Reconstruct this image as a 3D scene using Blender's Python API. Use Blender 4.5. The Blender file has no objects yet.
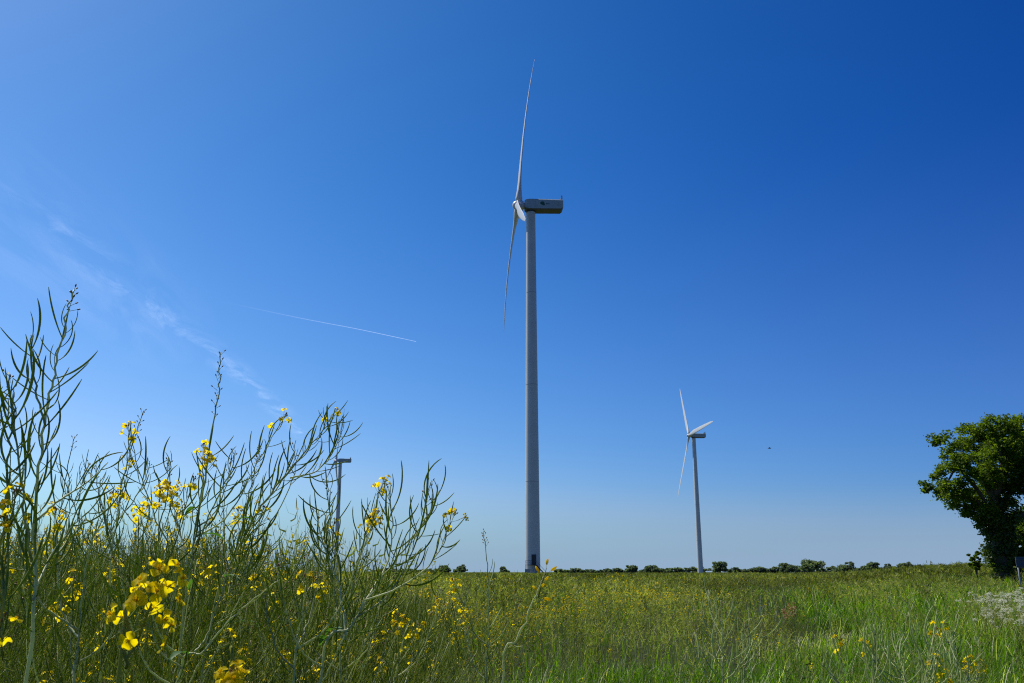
import bpy, math, random
import numpy as np
from mathutils import Vector, Matrix, Quaternion

# ------------------------------------------------------------------ basics
S = bpy.context.scene
COL = S.collection
F = 900.0                                   # focal length in pixels of a 1024 wide frame
TH = math.atan(230.5 / F)                   # camera pitch
CZ = 1.3                                    # eye height
CT, ST = math.cos(TH), math.sin(TH)
R = math.radians
rng = np.random.default_rng(11)
random.seed(7)

def at(px, py, y):
    """world point at distance y (metres north of the camera) seen in that direction"""
    v = (341.5 - py) / F
    s = y / (CT - v * ST)
    return Vector(((px - 512) / F * s, y, CZ + (ST + v * CT) * s))

def sstep(a, b, x):
    t = np.clip((np.asarray(x, float) - a) / (b - a), 0, 1)
    return t * t * (3 - 2 * t)

def zg(x, y):
    """height of the ground"""
    x = np.asarray(x, float); y = np.asarray(y, float)
    q = x / np.maximum(y, 1.0)
    z = 0.42 * sstep(14, 120, y) + 0.75 * sstep(.34, .50, q) * sstep(42, 78, y)
    z = z + 0.05 * np.sin(x * .31 + 1.1) * np.sin(y * .23) * sstep(3, 10, y)
    # the hollow where the track crosses the crop
    u = (x - 5.2) / 1.8; v = (y - 19.2) / 2.2
    z = z - 0.08 * np.exp(-(u * u + v * v))
    z = z - 0.0000005 * np.maximum(np.hypot(x, y) - 400, 0) ** 1.5
    return z

def pxof(x, y, z=.8):
    return 512 + F * x / (y * CT + (z - CZ) * ST)

# ------------------------------------------------------------------ materials
def nodes_of(name):
    m = bpy.data.materials.new(name); m.use_nodes = True
    nt = m.node_tree; nt.nodes.clear()
    return m, nt, nt.nodes, nt.links

def ramp(N, stops):
    r = N.new('ShaderNodeValToRGB'); e = r.color_ramp.elements
    while len(e) < len(stops): e.new(.5)
    for k, (p, c) in enumerate(stops):
        e[k].position = p; e[k].color = (*c, 1)
    return r

def plant_mat(name, stops, rough=.5, transl=.35, tcol=(1.3, 1.5, .6), noise=30, spec=.5, tint_w=.75, bump=0):
    """vegetation: base colour from the tint attribute and noise, some light passing through"""
    m, nt, N, L = nodes_of(name)
    out = N.new('ShaderNodeOutputMaterial')
    at_ = N.new('ShaderNodeAttribute'); at_.attribute_name = 'tint'
    oi = N.new('ShaderNodeObjectInfo')
    tc = N.new('ShaderNodeTexCoord')
    nz = N.new('ShaderNodeTexNoise'); nz.inputs['Scale'].default_value = noise; nz.inputs['Detail'].default_value = 3
    L.new(tc.outputs['Object'], nz.inputs['Vector'])
    a = N.new('ShaderNodeMath'); a.operation = 'MULTIPLY_ADD'; a.inputs[1].default_value = tint_w
    L.new(at_.outputs['Fac'], a.inputs[0])
    b = N.new('ShaderNodeMath'); b.operation = 'MULTIPLY_ADD'; b.inputs[1].default_value = .35; b.inputs[2].default_value = -.05
    L.new(nz.outputs['Fac'], b.inputs[0]); L.new(b.outputs[0], a.inputs[2])
    c = N.new('ShaderNodeMath'); c.operation = 'MULTIPLY_ADD'; c.inputs[1].default_value = .12
    L.new(oi.outputs['Random'], c.inputs[0]); L.new(a.outputs[0], c.inputs[2])
    rp = ramp(N, stops); L.new(c.outputs[0], rp.inputs['Fac'])
    p = N.new('ShaderNodeBsdfPrincipled'); p.inputs['Roughness'].default_value = rough
    p.inputs['Specular IOR Level'].default_value = spec
    L.new(rp.outputs['Color'], p.inputs['Base Color'])
    if bump:
        bp = N.new('ShaderNodeBump'); bp.inputs['Strength'].default_value = bump; bp.inputs['Distance'].default_value = .002
        L.new(nz.outputs['Fac'], bp.inputs['Height']); L.new(bp.outputs[0], p.inputs['Normal'])
    if transl:
        t = N.new('ShaderNodeBsdfTranslucent')
        mx = N.new('ShaderNodeMix'); mx.data_type = 'RGBA'; mx.blend_type = 'MULTIPLY'; mx.inputs[0].default_value = 1
        L.new(rp.outputs['Color'], mx.inputs[6]); mx.inputs[7].default_value = (*tcol, 1)
        L.new(mx.outputs[2], t.inputs['Color'])
        ms = N.new('ShaderNodeMixShader'); ms.inputs[0].default_value = transl
        L.new(p.outputs[0], ms.inputs[1]); L.new(t.outputs[0], ms.inputs[2])
        L.new(ms.outputs[0], out.inputs['Surface'])
    else:
        L.new(p.outputs[0], out.inputs['Surface'])
    return m

def solid_mat(name, col, rough=.5, metal=0., var=.15, scale=3., col2=None, bump=0., spec=.5):
    m, nt, N, L = nodes_of(name)
    out = N.new('ShaderNodeOutputMaterial')
    tc = N.new('ShaderNodeTexCoord')
    nz = N.new('ShaderNodeTexNoise'); nz.inputs['Scale'].default_value = scale; nz.inputs['Detail'].default_value = 5
    L.new(tc.outputs['Object'], nz.inputs['Vector'])
    c2 = col2 or tuple(x * (1 - var) for x in col)
    rp = ramp(N, [(.3, c2), (.7, col)]); L.new(nz.outputs['Fac'], rp.inputs['Fac'])
    p = N.new('ShaderNodeBsdfPrincipled'); p.inputs['Roughness'].default_value = rough; p.inputs['Metallic'].default_value = metal
    p.inputs['Specular IOR Level'].default_value = spec
    L.new(rp.outputs['Color'], p.inputs['Base Color'])
    if bump:
        bp = N.new('ShaderNodeBump'); bp.inputs['Strength'].default_value = bump
        L.new(nz.outputs['Fac'], bp.inputs['Height']); L.new(bp.outputs[0], p.inputs['Normal'])
    L.new(p.outputs[0], out.inputs['Surface'])
    return m

M = {}
M['stem'] = plant_mat('rape_stem', [(0, (0.108, 0.155, 0.034)), (.5, (0.280, 0.300, 0.040)), (1, (0.500, 0.480, 0.140))], .5, .35, noise=25, spec=.4)
M['pod'] = plant_mat('rape_pod', [(0, (0.090, 0.125, 0.008)), (.5, (0.220, 0.270, 0.018)), (1, (0.370, 0.390, 0.045))], .5, .50, noise=40, spec=.35)
M['stem_pale'] = plant_mat('rape_stem_glaucous_highlight', [(0, (.26, .28, .12)), (.5, (.48, .50, .27)), (1, (.66, .65, .42))], .45, .35, noise=25, spec=.35)  # waxy grey bloom; on thicket stems the paleness paints in highlights
M['pod_pale'] = plant_mat('rape_pod_glaucous', [(0, (.24, .28, .10)), (.5, (.44, .48, .22)), (1, (.60, .61, .34))], .45, .42, noise=40, spec=.35)
M['bud'] = plant_mat('dry_bud', [(0, (.12, .07, .02)), (.5, (.26, .15, .04)), (1, (.38, .26, .09))], .6, .2, (1.1, 1, .7))
M['petal'] = plant_mat('yellow_petal', [(0, (.72, .50, .005)), (.5, (.86, .68, .008)), (1, (.90, .76, .02))], .6, .72, (1.06, 1.04, .4), noise=90, spec=.1)
M['leaf'] = plant_mat('rape_leaf', [(0, (0.046, 0.117, 0.016)), (1, (0.104, 0.221, 0.039))], .5, .4)
M['grass'] = plant_mat('grass_blade', [(0, (0.039, 0.085, 0.004)), (.45, (0.111, 0.215, 0.008)), (.85, (0.208, 0.325, 0.018)), (.97, (0.442, 0.442, 0.221)), (1, (0.676, 0.650, 0.442))], .45, .48, (1.3, 1.55, .3), noise=2, tint_w=.9, spec=.3)
M['crop'] = plant_mat('crop_green', [(0, (0.039, 0.058, 0.008)), (.28, (0.111, 0.111, 0.021)), (.5, (0.185, 0.205, 0.028)), (1, (0.40, 0.40, 0.10))], .55, .45, noise=.25, spec=.3)
M['crop_yellow'] = plant_mat('crop_flower', [(0, (.62, .46, .01)), (1, (.86, .70, .02))], .6, .55, (1, 1, .6), noise=1)
M['white_umbel'] = plant_mat('white_umbel', [(0, (.60, .62, .42)), (1, (.85, .85, .72))], .7, .45, (1, 1, .9))
M['tree_leaf'] = plant_mat('tree_leaf', [(0, (.03, .05, .006)), (.5, (.095, .15, .012)), (1, (.20, .26, .025))], .6, .60, (1.4, 1.5, .5), noise=.6, spec=.2)
M['far_leaf_hazed'] = plant_mat('far_tree_leaf_hazed', [(0, (.085, .115, .085)), (.5, (.14, .175, .11)), (1, (.22, .25, .15))], .8, .5, noise=.3)  # distance haze mixed into the leaf colour: paler and bluer
M['ivy'] = plant_mat('ivy_leaf', [(0, (.035, .06, .008)), (.6, (.08, .12, .016)), (1, (.17, .20, .04))], .5, .45, noise=.8)
M['red_leaf'] = plant_mat('red_leaf', [(0, (.20, .06, .02)), (1, (.42, .15, .05))], .55, .35, (1.2, .9, .6))
M['bark'] = solid_mat('bark', (.11, .085, .06), .9, var=.5, scale=6, bump=.6)
M['paint'] = solid_mat('white_turbine_paint', (.56, .57, .57), .45, var=.10, scale=.35)
M['paint_nac'] = solid_mat('nacelle_paint', (.34, .40, .41), .5, var=.08, scale=.6)
M['dark_metal'] = solid_mat('dark_metal', (.035, .04, .05), .5, .3)
M['steel'] = solid_mat('galvanised_steel', (.30, .32, .34), .45, .6, scale=8)
M['underside_shade'] = solid_mat('nacelle_underside_shade', (.10, .10, .09), .7, scale=1.5)  # shade beneath the nacelle, put into a darker colour
M['seam'] = solid_mat('seam_grey', (.36, .37, .38), .6)
M['emblem'] = solid_mat('green_emblem', (.01, .10, .06), .6)
M['emblem_grey'] = solid_mat('blue_grey_mark', (.07, .14, .16), .6)
M['sign_blue'] = solid_mat('blue_grey_board', (.06, .085, .12), .7, scale=2, spec=.2)
M['sign_red'] = solid_mat('dull_red_print', (.20, .07, .07), .6)
M['bird'] = solid_mat('dark_feather', (.03, .03, .035), .8)

# ground: soil between the crop, thin green cover
def ground_mat():
    m, nt, N, L = nodes_of('field_ground')
    out = N.new('ShaderNodeOutputMaterial'); tc = N.new('ShaderNodeTexCoord')
    n1 = N.new('ShaderNodeTexNoise'); n1.inputs['Scale'].default_value = 1.4; n1.inputs['Detail'].default_value = 8
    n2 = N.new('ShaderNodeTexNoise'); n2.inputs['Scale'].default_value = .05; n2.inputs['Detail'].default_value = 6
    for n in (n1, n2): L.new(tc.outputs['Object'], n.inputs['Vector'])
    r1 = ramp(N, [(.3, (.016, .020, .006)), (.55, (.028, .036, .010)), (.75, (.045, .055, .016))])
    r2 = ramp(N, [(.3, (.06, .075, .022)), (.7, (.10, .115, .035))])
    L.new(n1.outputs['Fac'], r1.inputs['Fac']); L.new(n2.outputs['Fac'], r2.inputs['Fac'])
    sp = N.new('ShaderNodeSeparateXYZ'); L.new(tc.outputs['Object'], sp.inputs[0])
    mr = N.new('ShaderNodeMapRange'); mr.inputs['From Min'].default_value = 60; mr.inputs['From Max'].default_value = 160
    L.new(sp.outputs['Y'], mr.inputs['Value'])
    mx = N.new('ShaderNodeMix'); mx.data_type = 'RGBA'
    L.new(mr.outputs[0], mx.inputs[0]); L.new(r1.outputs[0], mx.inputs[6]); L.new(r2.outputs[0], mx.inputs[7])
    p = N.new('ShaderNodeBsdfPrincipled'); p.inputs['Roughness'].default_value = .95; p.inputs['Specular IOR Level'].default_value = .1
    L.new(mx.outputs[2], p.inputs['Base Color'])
    bp = N.new('ShaderNodeBump'); bp.inputs['Strength'].default_value = .8; bp.inputs['Distance'].default_value = .08
    L.new(n1.outputs['Fac'], bp.inputs['Height']); L.new(bp.outputs[0], p.inputs['Normal'])
    L.new(p.outputs[0], out.inputs['Surface'])
    return m
M['ground'] = ground_mat()
M['path'] = solid_mat('bare_earth', (.20, .16, .13), .95, var=.4, scale=4, bump=.5)

# ------------------------------------------------------------------ objects
def tag(o, label=None, cat=None, group=None, kind=None):
    if label: o['label'] = label
    if cat: o['category'] = cat
    if group: o['group'] = group
    if kind: o['kind'] = kind
    return o

def empty(name, loc=(0, 0, 0), rz=0):
    o = bpy.data.objects.new(name, None); COL.objects.link(o)
    o.location = loc; o.rotation_euler = (0, 0, rz); o.empty_display_size = .1
    return o

def link(name, me, parent=None, mats=None):
    o = bpy.data.objects.new(name, me); COL.objects.link(o)
    if mats and not me.materials:
        for m in mats: me.materials.append(m)
    if parent is not None: o.parent = parent
    return o

def copy_tree(o, parent=None):
    c = o.copy(); COL.objects.link(c); c.parent = parent
    for ch in o.children: copy_tree(ch, c)
    return c

def np_mesh(name, V, Q, mat=None, tint=None, smooth=False, uv=None):
    """mesh from arrays; Q is quads (n,4), or triangles (n,3)"""
    me = bpy.data.meshes.new(name)
    V = np.ascontiguousarray(V, np.float32); Q = np.ascontiguousarray(Q, np.int32)
    k = Q.shape[1]
    me.vertices.add(len(V)); me.vertices.foreach_set('co', V.ravel())
    me.loops.add(Q.size); me.loops.foreach_set('vertex_index', Q.ravel())
    me.polygons.add(len(Q))
    me.polygons.foreach_set('loop_start', np.arange(0, Q.size, k, dtype=np.int32))
    if mat is not None: me.polygons.foreach_set('material_index', np.ascontiguousarray(mat, np.int32))
    if smooth: me.polygons.foreach_set('use_smooth', np.ones(len(Q), bool))
    if tint is not None:
        a = me.attributes.new('tint', 'FLOAT', 'POINT'); a.data.foreach_set('value', np.ascontiguousarray(tint, np.float32))
    me.update(calc_edges=True); me.validate()
    return me

class MB:
    """collects shapes, builds ONE mesh"""
    def __init__(s): s.v = []; s.f = []; s.m = []; s.t = []
    def add(s, verts, faces, mi=0, tint=.5):
        b = len(s.v); s.v += [tuple(p) for p in verts]
        s.f += [tuple(i + b for i in f) for f in faces]; s.m += [mi] * len(faces); s.t += [tint] * len(verts)
    def box(s, c, d, mi=0, rot=None):
        x, y, z = (k / 2 for k in d)
        vs = [Vector((a, b_, c_)) for a in (-x, x) for b_ in (-y, y) for c_ in (-z, z)]
        if rot is not None: vs = [rot @ q for q in vs]
        s.add([q + Vector(c) for q in vs], [(0, 1, 3, 2), (4, 6, 7, 5), (0, 4, 5, 1), (2, 3, 7, 6), (0, 2, 6, 4), (1, 5, 7, 3)], mi)
    def tube(s, pts, rad, n=6, mi=0, tint=.5, caps=True):
        pts = [Vector(p) for p in pts]; rr = rad if isinstance(rad, (list, tuple)) else [rad] * len(pts)
        vs = []; fs = []; up = None
        for i, p in enumerate(pts):
            d = (pts[min(i + 1, len(pts) - 1)] - pts[max(i - 1, 0)])
            d = d.normalized() if d.length > 1e-9 else Vector((0, 0, 1))
            if up is None:
                up = d.orthogonal().normalized()
            up = (up - d * up.dot(d)); up = up.normalized() if up.length > 1e-6 else d.orthogonal().normalized()
            w = d.cross(up)
            for k in range(n):
                a = 2 * math.pi * k / n
                vs.append(p + (up * math.cos(a) + w * math.sin(a)) * rr[i])
            if i:
                o = (i - 1) * n
                for k in range(n): fs.append((o + k, o + (k + 1) % n, o + n + (k + 1) % n, o + n + k))
        if caps:
            fs.append(tuple(range(n - 1, -1, -1))); fs.append(tuple(range(len(vs) - n, len(vs))))
        s.add(vs, fs, mi, tint)
    def tmpl(s, T, mx, mi=0, tint=.5):
        s.add([mx @ Vector(p) for p in T[0]], T[1], mi, tint)
    def build(s, name, mats, parent=None, smooth=True, loc=None):
        me = bpy.data.meshes.new(name); me.from_pydata(s.v, [], s.f)
        me.polygons.foreach_set('material_index', s.m)
        if smooth: me.polygons.foreach_set('use_smooth', [True] * len(s.f))
        a = me.attributes.new('tint', 'FLOAT', 'POINT'); a.data.foreach_set('value', s.t)
        me.update()
        o = link(name, me, parent, mats if isinstance(mats, (list, tuple)) else [mats])
        if loc: o.location = loc
        return o

def auto_smooth(o, ang=35):
    """flat shade across hard edges"""
    me = o.data
    import bmesh
    bm = bmesh.new(); bm.from_mesh(me)
    for e in bm.edges:
        if len(e.link_faces) == 2 and e.calc_face_angle(0) > R(ang): e.smooth = False
    bm.to_mesh(me); bm.free()

def catmull(P, n):
    P = [Vector(p) for p in P]; Q = [P[0] * 2 - P[1]] + P + [P[-1] * 2 - P[-2]]; out = []
    for i in range(len(P) - 1):
        a, b, c, d = Q[i:i + 4]
        for k in range(n):
            t = k / n
            out.append(.5 * ((2 * b) + (c - a) * t + (2 * a - 5 * b + 4 * c - d) * t * t + (3 * b - a - 3 * c + d) * t ** 3))
    return out + [P[-1]]

# ------------------------------------------------------------------ camera, sun, sky
cam = bpy.data.cameras.new('camera'); co = bpy.data.objects.new('camera', cam); COL.objects.link(co)
co.location = (0, 0, CZ); co.rotation_euler = (math.pi / 2 + TH, 0, 0)
cam.sensor_width = 36; cam.lens = F / 1024 * 36; cam.clip_end = 60000; cam.clip_start = .05
cam.dof.use_dof = True; cam.dof.focus_distance = 3.2; cam.dof.aperture_fstop = 22
S.camera = co
SUN_AZ, SUN_EL = R(-54), R(54)
sd = Vector((math.sin(SUN_AZ) * math.cos(SUN_EL), math.cos(SUN_AZ) * math.cos(SUN_EL), math.sin(SUN_EL)))
sl = bpy.data.lights.new('sun', 'SUN'); sl.energy = 5.0; sl.angle = R(.53); sl.color = (1, .95, .86)
so = bpy.data.objects.new('sun', sl); COL.objects.link(so); so.rotation_euler = sd.to_track_quat('Z', 'Y').to_euler()
W = bpy.data.worlds.new('World'); S.world = W; W.use_nodes = True
wn, wl = W.node_tree.nodes, W.node_tree.links
bg = wn['Background']; sky = wn.new('ShaderNodeTexSky'); sky.sky_type = 'NISHITA'; sky.sun_disc = False
sky.sun_elevation = SUN_EL; sky.sun_rotation = SUN_AZ
sky.altitude = 0; sky.air_density = 1.0; sky.dust_density = .45; sky.ozone_density = 3.0
hs = wn.new('ShaderNodeHueSaturation'); hs.inputs['Saturation'].default_value = 1.0
# deep clear-weather sky: less red and green in the scattered light than the model gives
sc_ = wn.new('ShaderNodeSeparateColor'); cc_ = wn.new('ShaderNodeCombineColor')
wl.new(sky.outputs[0], sc_.inputs[0])
wt_ = wn.new('ShaderNodeTexCoord'); dt_ = wn.new('ShaderNodeVectorMath'); dt_.operation = 'DOT_PRODUCT'
wl.new(wt_.outputs['Generated'], dt_.inputs[0]); dt_.inputs[1].default_value = sd
cl_ = wn.new('ShaderNodeMath'); cl_.operation = 'MAXIMUM'; cl_.inputs[1].default_value = .18; wl.new(dt_.outputs['Value'], cl_.inputs[0])
for k, (g_, p_, e_) in enumerate(((.0128, 2.80, 2.28), (.119, 1.76, 1.10), (.465, 1.40, .24))):   # clearer away from the sun, paler towards it
    a_ = wn.new('ShaderNodeMath'); a_.operation = 'POWER'; a_.inputs[1].default_value = p_; wl.new(sc_.outputs[k], a_.inputs[0])
    b_ = wn.new('ShaderNodeMath'); b_.operation = 'MULTIPLY'; b_.inputs[1].default_value = g_; wl.new(a_.outputs[0], b_.inputs[0])
    x_ = wn.new('ShaderNodeMath'); x_.operation = 'POWER'; x_.inputs[0].default_value = math.exp(e_); wl.new(cl_.outputs[0], x_.inputs[1])
    y_ = wn.new('ShaderNodeMath'); y_.operation = 'MULTIPLY'; wl.new(b_.outputs[0], y_.inputs[0]); wl.new(x_.outputs[0], y_.inputs[1])
    if k == 0: red_ = y_.outputs[0]
    else: wl.new(y_.outputs[0], cc_.inputs[k])
    if k == 1:
        h_ = wn.new('ShaderNodeMath'); h_.operation = 'MULTIPLY'; h_.inputs[1].default_value = .56; wl.new(y_.outputs[0], h_.inputs[0])
        m_ = wn.new('ShaderNodeMath'); m_.operation = 'SMOOTH_MIN'; m_.inputs[2].default_value = .5
        wl.new(red_, m_.inputs[0]); wl.new(h_.outputs[0], m_.inputs[1]); wl.new(m_.outputs[0], cc_.inputs[0])
# bluish ground haze low over the horizon
sx_ = wn.new('ShaderNodeSeparateXYZ'); wl.new(wt_.outputs['Generated'], sx_.inputs[0])
hz_ = wn.new('ShaderNodeMapRange'); hz_.interpolation_type = 'SMOOTHSTEP'; wl.new(sx_.outputs['Z'], hz_.inputs['Value'])
for i_, v_ in zip((1, 2, 3, 4), (-.02, .10, .90, 0)): hz_.inputs[i_].default_value = v_
h2_ = wn.new('ShaderNodeMapRange'); h2_.interpolation_type = 'SMOOTHSTEP'; wl.new(sx_.outputs['Z'], h2_.inputs['Value'])
for i_, v_ in zip((1, 2, 3, 4), (.02, .46, .17, 0)): h2_.inputs[i_].default_value = v_
u2_ = wn.new('ShaderNodeMix'); u2_.data_type = 'RGBA'; wl.new(h2_.outputs[0], u2_.inputs[0]); wl.new(cc_.outputs[0], u2_.inputs[6]); u2_.inputs[7].default_value = (2.95, 4.2, 6.2, 1)
hm_ = wn.new('ShaderNodeMix'); hm_.data_type = 'RGBA'; wl.new(hz_.outputs[0], hm_.inputs[0]); wl.new(u2_.outputs[2], hm_.inputs[6]); hm_.inputs[7].default_value = (2.95, 4.2, 6.0, 1)
wl.new(hm_.outputs[2], hs.inputs['Color']); wl.new(hs.outputs[0], bg.inputs['Color'])
bg.inputs['Strength'].default_value = .105
S.view_settings.view_transform = 'Standard'; S.view_settings.look = 'None'; S.view_settings.exposure = 0
S.cycles.use_denoising = False; S.cycles.filter_width = 1.1; S.cycles.use_adaptive_sampling = False
S.cycles.transparent_max_bounces = 16; S.cycles.max_bounces = 8

# ------------------------------------------------------------------ ground
nr, na = 150, 240
rad = np.concatenate([[0.01], np.geomspace(.6, 9000, nr - 1)])
ang = np.linspace(0, 2 * np.pi, na, endpoint=False)
X = rad[:, None] * np.sin(ang); Y = rad[:, None] * np.cos(ang)
V = np.stack([X, Y, zg(X, Y)], -1).reshape(-1, 3)
ii = np.arange(nr - 1)[:, None]; jj = np.arange(na)[None]
Q = np.stack([ii * na + jj, (ii + 1) * na + jj, (ii + 1) * na + (jj + 1) % na, ii * na + (jj + 1) % na], -1).reshape(-1, 4)
Q = Q[:, ::-1]
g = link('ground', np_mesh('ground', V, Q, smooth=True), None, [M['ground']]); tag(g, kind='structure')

# short stretch of bare farm track by the tree
def strip(name, pts, w, mat, lift):
    vs = []; fs = []
    P = catmull([Vector((a, b, 0)) for a, b in pts], 8)
    for i, p in enumerate(P):
        d = (P[min(i + 1, len(P) - 1)] - P[max(i - 1, 0)]).normalized(); n_ = Vector((-d.y, d.x, 0))
        for k in range(5):
            q = p + n_ * (w * (k / 4 - .5) * (1 + .12 * math.sin(i * 1.7 + k)))
            vs.append((q.x, q.y, float(zg(q.x, q.y)) + lift))
        if i:
            for k in range(4):
                o = (i - 1) * 5 + k; fs.append((o, o + 1, o + 6, o + 5))
    m = MB(); m.add(vs, fs); return tag(m.build(name, mat), kind='structure')
strip('path', [(17.5, 27), (20.5, 34), (24.5, 41), (31, 50)], 2.4, M['path'], .02)

# ------------------------------------------------------------------ wind turbines
def blade_mesh(Lb, bend, cone=0.):
    st = [(0, 1.0, 1.0, 0), (.03, 1.0, .98, 0), (.08, 1.2, .72, 10), (.14, 1.35, .5, 9), (.2, 1.42, .40, 8), (.3, 1.36, .31, 6), (.45, 1.30, .25, 4),
          (.6, 1.14, .21, 2.5), (.75, .95, .18, 1.2), (.88, .76, .14, .4), (.95, .44, .06, 0), (.985, .32, .04, 0), (1, .1, .02, 0)]
    n = 16; vs = []; fs = []
    for i, (r, c, th, tw) in enumerate(st):
        tw = R(tw)
        for k in range(n):
            a = 2 * math.pi * k / n
            f = min(max((r - .03) / .14, 0), 1)
            c2 = c * (1 + .14 * f); cx = math.cos(a) * c2; cy = math.sin(a) * th * (1 - f * .45 * (1 - math.cos(a)) / 2 * (1 if c > 0 else 0))
            cx -= f * c2 * .35                       # trailing edge hangs back of the pitch axis
            x = cx * math.cos(tw) - cy * math.sin(tw); y = cx * math.sin(tw) + cy * math.cos(tw)
            vs.append((x, y + bend * r * r - cone * r, r * Lb))  # local: x in rotor plane, y downwind, z out along the span
        if i:
            o = (i - 1) * n
            for k in range(n): fs.append((o + k, o + (k + 1) % n, o + n + (k + 1) % n, o + n + k))
    fs.append(tuple(range(n - 1, -1, -1))); fs.append(tuple(range(len(vs) - n, len(vs))))
    m = MB(); m.add(vs, fs); return m

def turbine(label, hub, base_z, over, psi, tilt, alpha, Lb, bend, detail, r0=1.95, r1=1.27, cone=0.):
    u = Vector((-math.cos(psi), -math.sin(psi), 0))            # upwind
    bx, by = hub.x - u.x * over, hub.y - u.y * over
    root = empty('wind_turbine', (bx, by, base_z)); tag(root, label, 'wind turbine', 'white wind turbines')
    H = hub.z - base_z
    top = H - 2.0
    m = MB(); n = 48; prof = []
    for k in range(25):
        t = k / 24; prof.append((t * top, r0 + (r1 - r0) * t))
    m.tube([(0, 0, z) for z, _ in prof], [r for _, r in prof], n)
    tw = m.build('tower', M['paint'], root); auto_smooth(tw)
    def rr(z): return r0 + (r1 - r0) * z / top
    for z in (top * .24, top * .5, top * .76):
        q = MB(); q.tube([(0, 0, z - .06), (0, 0, z + .06)], rr(z) + .02, n); auto_smooth(q.build('flange', M['seam'], tw))
    if detail:
        # entrance door, landing and steps on the side of the camera
        q = MB(); q.box((.25, -rr(4) - .02, 4.05), (1.15, .16, 2.5)); q.build('door', M['dark_metal'], tw, smooth=False)
        q = MB(); q.box((-.55, -rr(3) - .75, 2.72), (2.7, 1.4, .10))
        for sx in (-1.85, .75): q.box((sx, -rr(3) - 1.4, 1.35), (.1, .1, 2.7))
        for z in (3.25, 3.8):
            q.box((-.55, -rr(3) - 1.42, z), (2.7, .05, .05)); q.box((-1.87, -rr(3) - .7, z), (.05, 1.4, .05))
        for sx in (-1.87, -.6, .75): q.box((sx, -rr(3) - 1.42, 3.26), (.05, .05, 1.08))
        q.build('landing', M['dark_metal'], tw, smooth=False)
        q = MB()
        for k in range(11):
            q.box((.95 + k * .22, -rr(3) - .75, 2.62 - k * .235), (.26, 1.0, .06))
        for sy in (-1.27, -.23):
            d = Vector((2.42, 0, -2.58)); rot = Vector((1, 0, 0)).rotation_difference(d.normalized()).to_matrix()
            q.box((2.05, -rr(3) + sy, 1.40), (d.length, .06, .26), rot=rot)
            q.box((2.05, -rr(3) + sy, 2.35), (d.length, .05, .05), rot=rot)
        q.build('staircase', M['dark_metal'], tw, smooth=False)
        q = MB(); q.box((-1.35, -rr(1) - .8, .85), (1.3, .9, 1.7)); q.build('cabinet', M['steel'], tw, smooth=False)
    # nacelle: local x downwind
    ax = MB()
    W_, z0, z1 = 1.75, -1.75, 1.55
    sec = [(-1.75, 1.25, -1.25, 1.3), (-1.2, 1.6, -1.6, 1.5), (0, W_, z0, z1), (8.4, W_, z0 + .15, z1 - .06), (8.9, W_ - .06, z0 + .55, z1 - .08), (9.05, W_ - .25, z0 + .9, z1 - .25)]
    vs = []; fs = []
    prof = lambda w, a, b: [(-w + .25, a), (w - .25, a), (w, a + .3), (w, b - .3), (w - .3, b), (-w + .3, b), (-w, b - .3), (-w, a + .3)]
    for i, (x, w, a, b) in enumerate(sec):
        vs += [(x, yy, zz) for yy, zz in prof(w, a, b)]
        if i:
            o = (i - 1) * 8
            for k in range(8): fs.append((o + k, o + (k + 1) % 8, o + 8 + (k + 1) % 8, o + 8 + k))
    fs.append(tuple(range(7, -1, -1))); fs.append(tuple(range(len(vs) - 8, len(vs))))
    ax.add(vs, fs)
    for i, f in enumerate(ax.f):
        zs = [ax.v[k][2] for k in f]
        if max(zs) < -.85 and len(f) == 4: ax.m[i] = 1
    nac = ax.build('nacelle', [M['paint_nac'], M['underside_shade']], root, smooth=False)
    nac.location = (0, 0, H); nac.rotation_euler = (0, 0, psi)
    q = MB(); q.tube([(0, 0, -2.12), (0, 0, -1.7)], 1.36, 40); auto_smooth(q.build('yaw_collar', M['dark_metal'], nac))
    q = MB(); q.box((8.55, .9, 1.86), (.2, .2, .8)); q.box((8.75, -.9, 2.15), (.26, .26, 1.5)); q.box((8.55, 0, 2.2), (.3, 2.0, .1))
    if not detail: q.box((8.3, 0, 1.9), (.5, 2.4, .9))
    q.tube([(8.55, -.9, 2.6), (8.55, -.9, 3.0)], .05, 8)
    q.build('weather_mast', M['steel'] if detail else M['dark_metal'], nac, smooth=False)
    if detail:
        for px_ in (1.2, 6.6):
            q = MB(); q.box((px_, -W_ - .006, -.05), (.07, .012, 2.6)); q.build('panel_joint', M['seam'], nac, smooth=False)
        q = MB()
        for k in range(5): q.box((7.6, -W_ - .008, -.5 + k * .22), (.9, .016, .1))
        q.build('vent', M['seam'], nac, smooth=False)
        # green leaf-shaped emblem and a small pale mark beside it
        q = MB(); yy = -W_ - .012
        for (cx, cz, rx, rz, a) in ((3.05, .22, .62, .42, .35), (3.3, -.05, .55, .40, -.5)):
            P = []
            for k in range(24):
                t = 2 * math.pi * k / 24; x = rx * math.cos(t) * (1 + .12 * math.cos(t)); z = rz * math.sin(t)
                P.append((cx + x * math.cos(a) - z * math.sin(a), yy - .004 * (a > 0), cz + x * math.sin(a) + z * math.cos(a)))
            q.add(P, [tuple(range(24))])
        q.build('emblem', M['emblem'], nac, smooth=False)
        q = MB()
        for k, w in enumerate((.26, .2, .22)): q.box((4.3 + k * .33, yy, .05), (w, .012, .42 - .12 * (k % 2)))
        q.build('lettering', M['emblem_grey'], nac, smooth=False)
    # rotor: hub frame  X=w (in plane), Y=downwind, Z=v
    uu = Vector((-math.cos(psi) * math.cos(tilt), -math.sin(psi) * math.cos(tilt), math.sin(tilt)))
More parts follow.
